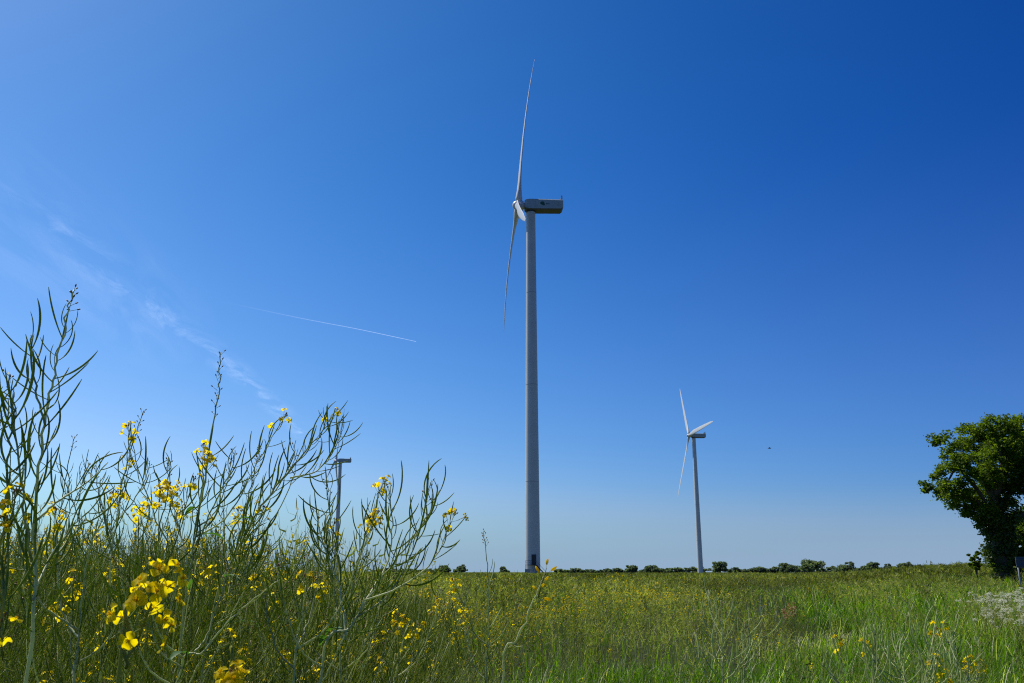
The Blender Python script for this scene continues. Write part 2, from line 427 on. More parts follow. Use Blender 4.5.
    v = Vector((math.cos(psi) * math.sin(tilt), math.sin(psi) * math.sin(tilt), math.cos(tilt)))
    w = uu.cross(v)
    hb = MB(); dn = -uu
    P = [(-1.75, .02), (-1.65, .5), (-1.35, .95), (-.8, 1.3), (0, 1.42), (.8, 1.42), (1.3, 1.35), (1.35, .95), (1.7, .95)]
    hb.tube([(dn * a) for a, _ in P], [b for _, b in P], 32)
    ho = hb.build('hub', M['paint'], root); auto_smooth(ho, 40); ho.location = (u.x * over, u.y * over, H)
    bm0 = blade_mesh(Lb - .9, bend, cone)
    me = None
    for k in range(3):
        a = alpha + k * 2 * math.pi / 3
        d = v * math.cos(a) + w * math.sin(a)
        t = dn.cross(d)
        mat = Matrix((t, dn, d)).transposed().to_4x4()
        if me is None:
            b = bm0.build('blade', M['paint'], root); me = b.data
        else:
            b = link('blade', me, root)
        b.matrix_basis = Matrix.Translation(ho.location + d * .9) @ mat
    return root

turbine('tall white wind turbine nearest the field with its rotor seen edge on', at(518.5, 205.5, 236), .30, 3.45, R(3.6), R(5.3), R(2.9), 48.2, 3.2, True, cone=2.6)
turbine('smaller white wind turbine right of the tall one with all three blades spread', at(689, 435.5, 670), .0, 3.6, R(8.2), R(4.9), R(33.1), 49.5, .3, False, 2.05, 1.35)
turbine('distant wind turbine half hidden behind the rapeseed plants on the left', at(336, 460.5, 760), -.2, 3.7, R(3), R(4.5), R(6), 46, 1., False, 2.0, 1.35)

# ------------------------------------------------------------------ rapeseed plants
def pod_tmpl(curve, fat, n=5, seg=8, length=.07, ped=.02):
    """thin stalk, slim pod that curves, pointed beak; starts at origin along +Z, bends towards +X"""
    pts = []; rad_ = []; p = Vector((0, 0, 0)); a = 0.
    tot = ped + length
    prof = [(0, .0010), (ped / tot, .0011), (ped / tot + .05, fat * .8), (.45, fat), (.75, fat * .95), (.86, fat * .6), (.90, .0011), (1, .0004)]
    N = seg + 2
    for i in range(N + 1):
        t = i / N
        for (t0, r0), (t1, r1) in zip(prof, prof[1:]):
            if t0 <= t <= t1: rad_.append(r0 + (r1 - r0) * (t - t0) / (t1 - t0)); break
        pts.append(p.copy()); a = curve * (t ** .8)
        p = p + Vector((math.sin(a), 0, math.cos(a))) * (tot / N)
    m = MB(); m.tube(pts, rad_, n, caps=False)
    return (m.v, m.f)
POD_T = [pod_tmpl(c, f) for c, f in ((.7, .0018), (1.0, .0014), (1.3, .0018), (1.7, .0015), (.35, .0015), (1.1, .0019))]
POD_LOW = [pod_tmpl(c, f, 3, 4) for c, f in ((.6, .0016), (.9, .0015), (1.2, .0017), (1.4, .0014))]

def flower_tmpl(open_=1., seed=0, hi=True):
    """four rounded petals on a stalk; returns [(verts, faces, material)] with materials stem, petal"""
    r = random.Random(seed); m = MB()
    m.tube([(0, 0, 0), (.001, 0, .007), (0, 0, .014)], [.0006, .0006, .0009], 4, 0)
    nu, nv = (4, 4) if hi else (2, 2)
    for k in range(4):
        a = k * math.pi / 2 + r.uniform(-.2, .2); lift = r.uniform(.25, .75) * (2 - open_); sz = r.uniform(.85, 1.1)
        vs = []; fs = []
        for i in range(nv + 1):
            t = i / nv; rr_ = .0105 * sz * t; wd = .0062 * sz * (math.sin(min(t * 1.25, 1.05) * math.pi / 2 * 1.0) ** 1.1) * (1 if t < .8 else 1 - (t - .8) * 2.6)
            z = .014 + lift * .009 * math.sin(t * 2.0) - .004 * t * t * (2 - lift)
            for j in range(nu + 1):
                s = j / nu * 2 - 1
                x = rr_; y = s * wd; zz = z + .0022 * s * s * t + r.uniform(-.0005, .0005)
                vs.append((x * math.cos(a) - y * math.sin(a), x * math.sin(a) + y * math.cos(a), zz))
        for i in range(nv):
            for j in range(nu):
                o = i * (nu + 1) + j; fs.append((o, o + 1, o + nu + 2, o + nu + 1))
        m.add(vs, fs, 1, r.random())
    if hi:
        for k in range(6):
            a = k * 1.05; m.tube([(0, 0, .014), (.002 * math.cos(a), .002 * math.sin(a), .020)], [.0003, .0007], 3, 1, .2)
    return m
FLOW = [flower_tmpl(o, s) for s, o in enumerate((1., .8, .6, 1., .4, .9))]
FLOW_LOW = [flower_tmpl(o, s + 20, False) for s, o in enumerate((1., .7, .5))]

def frame(z, x):
    z = z.normalized(); x = (x - z * x.dot(z)); x = x.normalized() if x.length > 1e-6 else z.orthogonal().normalized()
    return Matrix((x, z.cross(x), z)).transposed().to_4x4()

def add_flower(mb, T, mx, rnd):
    vs = [mx @ Vector(p) for p in T.v]; b = len(mb.v)
    mb.v += [tuple(p) for p in vs]; mb.f += [tuple(i + b for i in f) for f in T.f]; mb.m += T.m
    k = rnd.uniform(-.25, .25); mb.t += [min(max(t + k, 0), 1) for t in T.t]

def flower_head(mb, p, d, n, rnd, size=1., T=FLOW, buds=5, spread=.028):
    """a loose head: open flowers round the axis below, a knot of buds at the tip. mats: stem, petal, bud"""
    d = d.normalized(); fr = frame(d, Vector((rnd.uniform(-1, 1), rnd.uniform(-1, 1), .3)))
    mb.tube([p - d * .035 * size, p + d * .012 * size], .0011 * size, 4, 0)
    for k in range(n):
        a = k * 2.4 + rnd.uniform(-.4, .4); h = -.035 + .042 * k / max(n - 1, 1)
        el = rnd.uniform(.55, 1.25) * (1.15 - .6 * k / n)
        o = fr @ Vector((math.sin(el) * math.cos(a), math.sin(el) * math.sin(a), math.cos(el)))
        q = p + d * h * size
        st = q + o * rnd.uniform(.35, .75) * spread * size
        mb.tube([q, st], .0005 * size, 3, 0)
        mx = Matrix.Translation(st) @ frame(o + Vector((0, 0, .15)), d) @ Matrix.Scale(size * rnd.uniform(.9, 1.15), 4)
        add_flower(mb, rnd.choice(T), mx, rnd)
    for k in range(buds):
        a = k * 2.4; el = rnd.uniform(.1, .7)
        o = fr @ Vector((math.sin(el) * math.cos(a), math.sin(el) * math.sin(a), math.cos(el)))
        q = p + d * .012 * size; e = q + o * rnd.uniform(.008, .016) * size
        mb.tube([q, e], .0006 * size, 3, 0); mb.tube([e, e + o * .003 * size, e + o * .0065 * size], [.0011 * size, .0018 * size, .0006 * size], 5, 2, rnd.random())

def dry_tip(mb, p, d, n, rnd, length=.06, T=None, size=1.):
    """tip of a spent raceme: bare thin stalks ending in brown withered buds. mats: stem, petal, bud"""
    fr = frame(d, Vector((1, .2, 0)))
    for k in range(n):
        a = k * 2.4 + rnd.uniform(-.3, .3); h = -length * (1 - k / n); el = rnd.uniform(.5, 1.1) * (1.1 - .5 * k / n)
        o = fr @ Vector((math.sin(el) * math.cos(a), math.sin(el) * math.sin(a), math.cos(el)))
        q = p + d * h; e = q + o * rnd.uniform(.007, .016) * size
        mb.tube([q, e], [.0006, .0005], 3, 0)
        mb.tube([e, e + o * .0025 * size, e + o * .006 * size], [.0009 * size, .0017 * size, .0007 * size], 5, 2, rnd.random())

class Plant:
    """one rapeseed plant; positions are kept relative to its base"""
    def __init__(s, base, seed):
        s.base = Vector(base); s.r = random.Random(seed)
        s.stem = MB(); s.pods = []; s.heads = []; s.tips = []; s.leaf = []; s.tipl = .06
    def axis(s, P, r0, r1, n=6, sub=6):
        C = catmull(P, sub); k = len(C) - 1
        L_ = (Vector(P[-1]) - Vector(P[0])).length
        for i_ in range(1, k): C[i_] = C[i_] + Vector((s.r.gauss(0, 1), s.r.gauss(0, 1), 0)) * min(.0021, .005 * L_)
        s.stem.tube(C, [r0 + (r1 - r0) * (i / k) for i in range(k + 1)], n, 0, s.r.uniform(.1, 1.)); return C
    def raceme(s, C, t0, t1, gap, size, lean=1.0, tint=None):
        """pods spiralling round the axis C between fractions t0 and t1 of its length"""
        L = [0.]
        for a, b in zip(C, C[1:]): L.append(L[-1] + (b - a).length)
        pos = L[-1] * t0; a = s.r.uniform(0, 6)
        while pos < L[-1] * t1:
            i = max(k for k in range(len(L) - 1) if L[k] <= pos); f = (pos - L[i]) / max(L[i + 1] - L[i], 1e-6)
            p = C[i].lerp(C[i + 1], f); d = (C[i + 1] - C[i]).normalized()
            fr = frame(d, Vector((1, 0, 0))); el = s.r.uniform(.62, 1.15) * lean
            o = fr @ Vector((math.sin(el) * math.cos(a), math.sin(el) * math.sin(a), math.cos(el)))
            up = (d * .55 + Vector((0, 0, .75)))
            sc = size * s.r.uniform(.5, 1.15) * (1 - .35 * max(0, (pos / L[-1] - .8) / .2))
            s.pods.append((Matrix.Translation(p) @ frame(o, up) @ Matrix.Scale(sc, 4), s.r.randrange(6)))
            a += 2.4 + s.r.uniform(-.5, .5); pos += gap * s.r.uniform(.6, 1.4)
    def side(s, p, d, length, gap, size, r0=.0022, tip='dry', pods=True, nfl=5):
        """a branch: leaves the stem outward, then rises"""
        o = Vector((d.x, d.y, 0)).normalized()
        P = [p, p + o * length * .22 + Vector((0, 0, length * .16)), p + o * length * .38 + Vector((0, 0, length * .5)) , p + o * length * s.r.uniform(.42, .6) + Vector((0, 0, length * .9))]
        C = s.axis(P, r0, .0009, 5)
        if pods: s.raceme(C, .38, .93, gap, size)
        s.tips.append((C[-1], (C[-1] - C[-3]).normalized(), tip, nfl))
        return C
    def finish(s, name, label, individual=True, group=None, cat='rapeseed plant', fsize=1., pale=False):
        SM, PM = (M['stem_pale'] if pale else M['stem']), (M['pod_pale'] if pale is True else M['pod'])
        root = empty(name, s.base); tag(root, label, cat, group)
        r = s.r
        s.stem.build('stem', SM, root)
        if individual:
            for mx, k in s.pods[:100]:
                o = link('seed_pod', (POD_PALE if pale is True else POD_ME)[k], root); o.matrix_basis = mx
            rest = s.pods[100:]
            if rest:
                m = MB()
                for mx, k in rest: m.tmpl(POD_T[k], mx)
                tag(m.build('seed_pods', PM, root), kind='stuff')
        else:
            m = MB()
            for mx, k in s.pods: m.tmpl(POD_LOW[k % 4], mx, 0, r.random())
            if s.pods: tag(m.build('seed_pods', M['pod'], root), kind='stuff')
        for p, d, tip, nfl in s.tips:
            m = MB()
            if tip == 'flower':
                flower_head(m, p, d, nfl, r, fsize if individual else .8, FLOW if individual else FLOW_LOW); m.build('flower_head', [M['stem'], M['petal'], M['bud']], root)
            elif tip == 'dry':
                dry_tip(m, p, d, 6 if not individual else nfl, r, s.tipl if nfl > 12 else .05); m.build('withered_tip', [M['stem'], M['petal'], M['bud']], root)
        for l in s.leaf: l.build('leaf', M['leaf'], root)
        return root
POD_ME = []; POD_PALE = []
for T in POD_T:
    m = MB(); m.add(T[0], T[1]); o = m.build('seed_pod', M['pod']); POD_ME.append(o.data); bpy.data.objects.remove(o)
    c_ = POD_ME[-1].copy(); c_.materials[0] = M['pod_pale']; POD_PALE.append(c_)

GROUP = 'rapeseed plants at the edge of the field'
def hero(label, D, px, seed, pods=(.45, .9), gap=.013, size=1.15, tip='dry', nfl=8, tipl=.06, sides=(), heads=(), r0=.0031, fsize=.82, auto=0, auto_len=(.18, .34), dd=0., lean=1., side_t=(.1, .5), leaves=True, pale=False):
    """px: picture path of the main stem, foot first; D: distance in metres; dd: how much nearer/farther the tip leans"""
    n = len(px) - 1
    W3 = [at(x, y, D + dd * i / n) for i, (x, y) in enumerate(px)]
    foot = W3[0] + (W3[0] - W3[1]) * .25; gx, gy = foot.x, D
    gz = float(zg(gx, gy)); base = Vector((gx, gy, gz))
    P = Plant(base, seed); r = P.r
    loc = [Vector((0, 0, 0))] + [w - base for w in W3] if W3[0].z - gz > .15 else [w - base for w in W3]
    C = P.axis(loc, r0, .0011, 7, 8)
    L0 = 0.
    # fraction of the axis that lies below the picture path
    Ls = [0.]
    for a, b in zip(C, C[1:]): Ls.append(Ls[-1] + (b - a).length)
    start = 8 if W3[0].z - gz > .15 else 0
    f0 = Ls[start] / Ls[-1]; fr = lambda t: f0 + (1 - f0) * t
    if pods: P.raceme(C, fr(pods[0]), fr(pods[1]), gap, size, lean)
    P.tips.append((C[-1], (C[-1] - C[-3]).normalized(), tip, nfl)); P.tipl = tipl
    for sd_ in sides:
        q = [at(x, y, D + o) - base for x, y, o in sd_['p']]
        c = P.axis(q, .0022, .0009, 6, 7)
        if sd_.get('pods', True): P.raceme(c, sd_.get('t', .3), .95, sd_.get('gap', gap), sd_.get('size', size), sd_.get('lean', lean))
        P.tips.append((c[-1], (c[-1] - c[-3]).normalized(), sd_.get('tip', 'dry'), sd_.get('n', 5)))
    for k in range(auto):
        t = fr(r.uniform(*side_t)); i = max(j for j in range(len(Ls) - 1) if Ls[j] <= t * Ls[-1])
        a = r.uniform(0, 6.28)
        P.side(C[i], Vector((math.cos(a), math.sin(a) * .7, 0)), r.uniform(*auto_len), gap * 1.2, size * .95, tip=r.choice(['dry', 'dry', 'flower', 'none']), nfl=r.randint(3, 6))
    for hx, hy, o, nf in heads:      # extra flower heads on short stalks
        p = at(hx, hy, D + o) - base
        i = min(range(len(C)), key=lambda j: (C[j] - p - Vector((0, 0, -.1))).length)
        P.axis([C[i], C[i].lerp(p, .6) + Vector((0, 0, -.008)), p], .0014, .0009, 5, 4)
        P.tips.append((p, (p - C[i]).normalized() + Vector((0, 0, .4)), 'flower', nf))
    for k in range(r.randint(1, 3) if leaves else 0):  # narrow stem leaves low down
        i = r.randrange(2, max(3, int(len(C) * .5))); a = r.uniform(0, 6.28); o = Vector((math.cos(a), math.sin(a), .5)); ln = r.uniform(.05, .1)
        w_ = o.cross(Vector((0, 0, 1))).normalized()
        vs = []; fs = []
        for j in range(6):
            t = j / 5; c = C[i] + o * ln * t + Vector((0, 0, -.05 * t * t)); w = .009 * math.sin(math.pi * min(1, .12 + .88 * t)) + .0005
            vs += [c - w_ * w, c + Vector((0, 0, -.003)), c + w_ * w]
            if j: b = (j - 1) * 3; fs += [(b, b + 1, b + 4, b + 3), (b + 1, b + 2, b + 5, b + 4)]
        lf_ = MB(); lf_.add(vs, fs, 0, r.random()); P.leaf.append(lf_)
    return P.finish('rapeseed_plant', label, True, GROUP, fsize=fsize, pale=pale)

hero('tallest rapeseed plant at far left, its leaning tip hung with long curved pods', 1.55,
     [(26, 690), (34, 520), (44, 425), (56, 368), (67, 318), (74, 290)], 1, (.12, .88), .0128, 1.28, 'dry', 12, dd=.1, r0=.0035,
     sides=[dict(p=[(37, 520, .02), (60, 500, .05), (90, 480, .1), (108, 462, .12)], t=.25, tip='none', size=1.05),
            dict(p=[(32, 560, 0), (20, 470, -.05), (12, 400, -.05), (8, 372, -.03)], t=.35, gap=.010),
            dict(p=[(45, 425, .02), (34, 380, .03), (30, 350, .05), (31, 335, .05)], t=.35, gap=.016, tip='none'),
            dict(p=[(33, 600, 0), (48, 560, .08), (70, 530, .12), (92, 508, .15)], t=.3, tip='none', size=1.2)], pale='stem')
hero('dark podded rapeseed plant cut by the left picture edge', 1.4,
     [(-6, 690), (2, 560), (8, 480), (12, 430), (14, 392)], 2, (.15, .97), .018, 1.25, 'none', dd=.05,
     sides=[dict(p=[(0, 600, 0), (-8, 520, .1), (-6, 450, .15), (2, 410, .2)], t=.3)], heads=[(14, 505, 0, 6), (4, 532, 0, 4)], auto=0)
hero('slender rapeseed plant with brown buds leaning between the two tallest tips', 2.6,
     [(100, 690), (112, 560), (122, 490), (132, 445), (144, 410)], 3, (.45, .85), .016, 1.1, 'dry', 14, tipl=.09, sides=[dict(p=[(115, 545, 0), (102, 512, .05), (97, 485, .08), (96, 464, .1)], t=.3, size=1.), dict(p=[(118, 520, 0), (134, 500, .05), (146, 478, .08), (150, 460, .1)], t=.3, size=1.)], heads=[(129, 466, 0, 4), (118, 498, -.1, 6)], auto=2, pale='stem')
hero('upright rapeseed plant whose long bare tip carries brown buds in rungs', 2.25,
     [(176, 690), (190, 570), (203, 490), (213, 425), (219, 385), (221, 352)], 4, (.25, .66), .014, 1.15, 'dry', 22, tipl=.17, sides=[dict(p=[(190, 570, 0), (178, 525, .05), (170, 485, .1), (168, 458, .1)], t=.35), dict(p=[(196, 545, 0), (214, 505, -.05), (230, 472, -.08), (235, 450, -.08)], t=.35)], heads=[(208, 462, -.05, 8), (203, 452, .02, 4)], auto=3, pale='stem')
hero('thin rapeseed shoot with a small withered tip behind the tallest plant', 3.0,
     [(48, 690), (56, 560), (65, 480), (75, 436)], 5, (.5, .85), .013, .85, 'dry', 6, r0=.003, sides=[dict(p=[(58, 545, 0), (70, 512, .05), (83, 482, .1), (89, 462, .1)], t=.3, size=1.)], auto=2)
hero('leaning rapeseed plant with large upswept pods and a yellow speck at its tip', 2.3,
     [(205, 660), (240, 545), (275, 488), (305, 452), (327, 425), (333, 414)], 6, (.30, .99), .0085, 1.3, 'flower', 3, dd=.1, auto=2,
     sides=[dict(p=[(290, 478, .05), (318, 470, .08), (336, 446, .1), (343, 424, .1)], t=.12, gap=.009, size=1.25, tip='none'),
            dict(p=[(225, 580, 0), (260, 540, .05), (292, 480, .1), (296, 440, .1)], t=.7, gap=.03, tip='dry', n=2)], pale='stem')
hero('rapeseed plant with a tuft of brown buds above yellow flowers', 2.8,
     [(225, 690), (236, 590), (246, 510), (255, 470), (259, 448)], 7, (.4, .85), .012, .95, 'dry', 16, heads=[(238, 515, 0, 8), (243, 522, -.1, 5), (232, 530, .1, 4)], auto=3)
hero('rapeseed plant with two yellow flower heads in front of the distant turbine', 2.4,
     [(338, 700), (350, 600), (362, 545), (374, 510), (382, 486)], 8, (.3, .85), .013, 1.15, 'flower', 9, heads=[(375, 520, -.03, 11), (368, 525, .03, 6)], auto=4,
     sides=[dict(p=[(346, 640, 0), (330, 570, .05), (330, 520, .1), (326, 478, .1)], t=.35)], pale='stem')
hero('wide rapeseed plant with heavy pods reaching up at the right end of the thicket', 1.95,
     [(318, 700), (352, 625), (385, 575), (412, 540), (432, 508), (440, 490)], 9, (.3, .98), .012, 1.25, 'none', dd=.05,
     sides=[dict(p=[(365, 600, 0), (398, 588, -.05), (432, 562, -.05), (452, 520, 0)], t=.35, tip='flower', n=4, size=1.05),
            dict(p=[(345, 640, 0), (340, 590, .05), (322, 540, .1), (318, 510, .1)], t=.35),
            dict(p=[(360, 610, 0), (388, 560, .1), (392, 520, .1), (388, 488, .1)], t=.4, tip='none')], auto=2, pale='stem')
hero('pale spindly rapeseed plant standing alone left of the tower foot', 3.2,
     [(486, 700), (489, 620), (488, 570), (483, 532)], 10, (.2, .75), 0.016, 1.1, 'dry', 12, r0=.003, auto=2, auto_len=(.12, .22), pale=True)
hero('bent rapeseed stalk with fat yellow buds in front of the tower foot', 2.2,
     [(500, 700), (518, 640), (534, 598), (543, 577)], 11, (.25, .6), .035, .8, 'none', r0=.0032, pale=True)
hero('large yellow rapeseed flower head close to the camera at lower left', 1.0,
     [(112, 700), (124, 668), (138, 632), (150, 606)], 12, None, tip='none', r0=.0024, leaves=False)
hero('yellow rapeseed flower head cut by the bottom edge of the picture', 1.0,
     [(222, 740), (230, 712), (236, 690)], 13, None, tip='flower', nfl=12, r0=.0022, leaves=False)
hero('small orange yellow bloom at the left picture edge near the bottom', .9,
     [(-14, 700), (-6, 660), (1, 636)], 14, None, tip='flower', nfl=4, r0=.0018, fsize=.7, leaves=False)
hero('rapeseed plant with a broad yellow flower cluster left of the thicket centre', 2.15,
     [(140, 700), (150, 600), (160, 530), (168, 492)], 15, (.3, .7), .014, .95, 'flower', 12, heads=[(160, 497, .05, 9), (115, 498, .1, 6), (172, 502, -.05, 8), (140, 515, .1, 6)], auto=3)
hero('rapeseed plant with sparse pods and a yellow tip low in the thicket', 2.0,
     [(292, 700), (300, 630), (306, 585)], 16, (.2, .8), .013, .95, 'flower', 4, heads=[(312, 587, 0, 3)], auto=4, pale='stem')
hero('rapeseed plant with flowers low beside the wide podded plant', 2.6,
     [(395, 700), (400, 660), (404, 626)], 17, (.2, .7), .014, .9, 'flower', 6, heads=[(398, 622, 0, 4), (417, 632, 0, 5)], auto=3, pale='stem')
hero('grey rapeseed plant with bare forked tip rising from the grass', 3.0,
     [(724, 700), (723, 650), (721, 600)], 18, (.15, .85), 0.018, 1.4, 'dry', 5, r0=.0045, auto=3, auto_len=(.14, .22), pale=True)
hero('thin grey rapeseed stalk with few pods in the grass right of the forked one', 3.2,
     [(742, 700), (747, 660), (750, 618)], 19, (.15, .9), 0.02, 1.4, 'none', r0=.003, auto=2, auto_len=(.1, .18), pale=True)
hero('grey green rapeseed plant like a small fir with spreading straight pods', 2.7,
     [(875, 700), (875, 660), (874, 624)], 20, (.05, .98), 0.0088, 1.6, 'none', r0=.0048, lean=.8, pale=True)
hero('rapeseed plant with drooping side pods behind the fir shaped one', 3.3,
     [(930, 700), (918, 655), (908, 612)], 21, (.1, .98), 0.013, 1.4, 'none', r0=.0045, auto=3, auto_len=(.14, .24), pale=True)
hero('rapeseed plant with two yellow flower heads at the lower right', 3.2,
     [(968, 700), (969, 680), (971, 664)], 22, (.1, .6), .02, .8, 'flower', 5, heads=[(979, 668, .05, 6), (966, 670, 0, 4)], auto=2, auto_len=(.1, .2), pale=True)
hero('stiff grey rapeseed plant with forked pods near the right corner', 3.0,
     [(965, 720), (960, 680), (953, 640)], 23, (.05, .95), 0.014, 1.5, 'none', auto=3, auto_len=(.12, .22), pale=True)
hero('tangled grey rapeseed plant leaning left between two others at lower right', 2.9,
     [(915, 720), (905, 690), (893, 660)], 24, (.0, .95), 0.014, 1.5, 'none', auto=4, auto_len=(.12, .25), pale=True)
hero('low grey rapeseed plant with long slanting pods at the bottom edge of the grass', 2.6,
     [(848, 720), (842, 690), (822, 662)], 25, (.0, .95), 0.018, 1.6, 'none', auto=2, auto_len=(.1, .2), pale=True)
hero('rapeseed plant with yellow flowers between the spindly plant and the thicket', 3.6,
     [(452, 700), (458, 650), (452, 600)], 26, (.2, .7), .015, .9, 'flower', 7, heads=[(440, 606, 0, 5), (462, 622, .1, 5)], auto=4)
hero('dense green rapeseed plant in front of the left thicket with crossing stems', 1.8,
     [(70, 720), (78, 640), (86, 570), (98, 520)], 27, (.15, .97), .011, 1., 'none', auto=5, pale='stem')
hero('rapeseed plant with long slanting stem crossing the thicket below the flowers', 1.9,
     [(170, 720), (205, 650), (240, 610), (280, 580)], 28, (.15, .97), .016, 1.05, 'none', auto=4, pale='stem')
# flowers of the close head and fat buds as sub-parts
def extra_head(label, p, d, n, seed, size, kind):
    root = [o for o in bpy.data.objects if o.get('label') == label][0]
    r = random.Random(seed); p = p - root.location; d = d.normalized()
    ax = MB(); ax.tube([p - d * .06, p - d * .02, p + d * .012], [.0017, .0014, .001], 6); st = ax.build('flower_head', M['stem'], root)
    fr = frame(d, Vector((1, .1, .2)))
    for k in range(n):
        a = k * 2.4 + r.uniform(-.3, .3); f = k / max(n - 1, 1); el = (1.5 - .95 * f) * r.uniform(.8, 1.1)
        o = fr @ Vector((math.sin(el) * math.cos(a), math.sin(el) * math.sin(a), math.cos(el)))
        q = p + d * (-.055 + .06 * f); e = q + o * r.uniform(.012, .02)
        m = MB(); m.tube([q, q.lerp(e, .5) + Vector((0, 0, -.001)), e], .0006, 4, 0)
        if kind == 'flower':
            add_flower(m, r.choice(FLOW), Matrix.Translation(e) @ frame(o, d) @ Matrix.Scale(size * r.uniform(.9, 1.2), 4), r)
            m.build('flower', [M['stem'], M['petal'], M['bud']], st)
        else:
            z = size; m.tube([e, e + o * .004 * z, e + o * .009 * z, e + o * .0125 * z], [.0014 * z, .0025 * z, .0022 * z, .0008 * z], 6, 1, r.random())
            m.build('bud', [M['stem'], M['petal'], M['bud']], st)
extra_head('large yellow rapeseed flower head close to the camera at lower left', at(156, 592, 1.0), Vector((.35, -.15, 1)), 17, 9, .95, 'flower')
extra_head('bent rapeseed stalk with fat yellow buds in front of the tower foot', at(545, 573, 2.2), Vector((.3, 0, 1)), 7, 6, 1.35, 'bud')

# ---- the thicket: six kinds of plant, copied
def proto(seed, h, nb, flowers, npod=1.):
    P = Plant((0, 0, 0), seed); r = P.r; b = Vector((r.uniform(-.17, .17), r.uniform(-.17, .17), 0))
    C = P.axis([(0, 0, 0), b * .3 + Vector((0, 0, h * .4)), b * .8 + Vector((0, 0, h * .75)), b * 1.3 + Vector((0, 0, h))], .0036, .0010, 5, 6)
    P.raceme(C, .7, .95, .013 / npod, .95)
    P.tips.append((C[-1], (C[-1] - C[-3]).normalized(), 'flower' if r.random() < flowers else 'dry', r.randint(5, 9)))
    for k in range(nb):
        t = r.uniform(.3, .82); i = int(t * (len(C) - 1)); a = k * 2.4 + r.uniform(-.4, .4)
        P.side(C[i], Vector((math.cos(a), math.sin(a), 0)), r.uniform(.55, .95) * h * (1.0 - t) + .08, .013 / npod, .95, .0021, 'flower' if r.random() < flowers else r.choice(['dry', 'none']), True, r.randint(3, 7))
    return P
protos = []
for i, (s_, h, nb, fl) in enumerate([(101, 1.42, 11, .0), (102, 1.5, 12, .3), (103, 1.38, 11, .0), (104, 1.46, 12, .6), (105, 1.34, 10, .8), (106, 1.52, 12, .0)]):
    lab = 'slim rapeseed plant with green pods and yellow flowers in the dense thicket' if fl > .1 else 'slim rapeseed plant with green pods and no flowers in the dense thicket'
    protos.append([proto(s_, h, nb, fl).finish('rapeseed_plant', lab, False, GROUP, pale='stem' if i in (1, 2, 4, 5) else False), False])
def place(i, x, y, sc, rz):
    o, used = protos[i]
    if used: o = copy_tree(o)
    protos[i][1] = True
    o.location = (x, y, float(zg(x, y))); o.rotation_euler = (random.gauss(0, .13), random.gauss(0, .13), rz); o.scale = (sc,) * 3
n = 0; tries = 0
while n < 274 and tries < 20000:
    tries += 1
    D = random.uniform(2.0, 7.2) if random.random() < .45 else math.sqrt(random.uniform(1.9 ** 2, 7.5 ** 2)); p = random.uniform(-90, 470)
    edge = 445 - max(0, 3.4 - D) * 60
    if p > edge: continue
    if D < 2.2 and random.random() < .3: continue
    x = (p - 512) / F * D * CT
    # the canopy falls away to the right
    sc = (1.0 - .24 * float(sstep(200, 470, p))) * random.uniform(.88, 1.06)
    sc *= (1 - .06 * float(sstep(4.5, 7.5, D))) * (.89 + .11 * float(sstep(2, 4.0, D)))
    place(random.randrange(6), x, D, sc, random.uniform(0, 6.28)); n += 1
for k in range(22):     # loose plants in the grass at lower right and centre
    D = random.uniform(3.6, 7); p = random.choice([random.uniform(455, 640), random.uniform(640, 1090), random.uniform(840, 1090)])
    place(random.choice((0, 2, 5, 0, 2, 1)), (p - 512) / F * D * CT, D, random.uniform(.55, .68) if p < 640 else random.uniform(.5, .62), random.uniform(0, 6.28))

# ------------------------------------------------------------------ crop, grass: what nobody could count
def ribbon(pts, w, side=None, taper=True):
    pts = np.array(pts, float); n = len(pts)
    d = np.gradient(pts, axis=0); side = np.array(side if side is not None else rng.normal(size=3))
    s = np.cross(d, side); s /= np.linalg.norm(s, axis=1)[:, None] + 1e-9
    ws = np.linspace(1, .15, n)[:, None] * w if taper else np.ones((n, 1)) * w
    V = np.concatenate([pts - s * ws / 2, pts + s * ws / 2]); q = np.array([(i, i + 1, n + i + 1, n + i) for i in range(n - 1)])
    return V, q

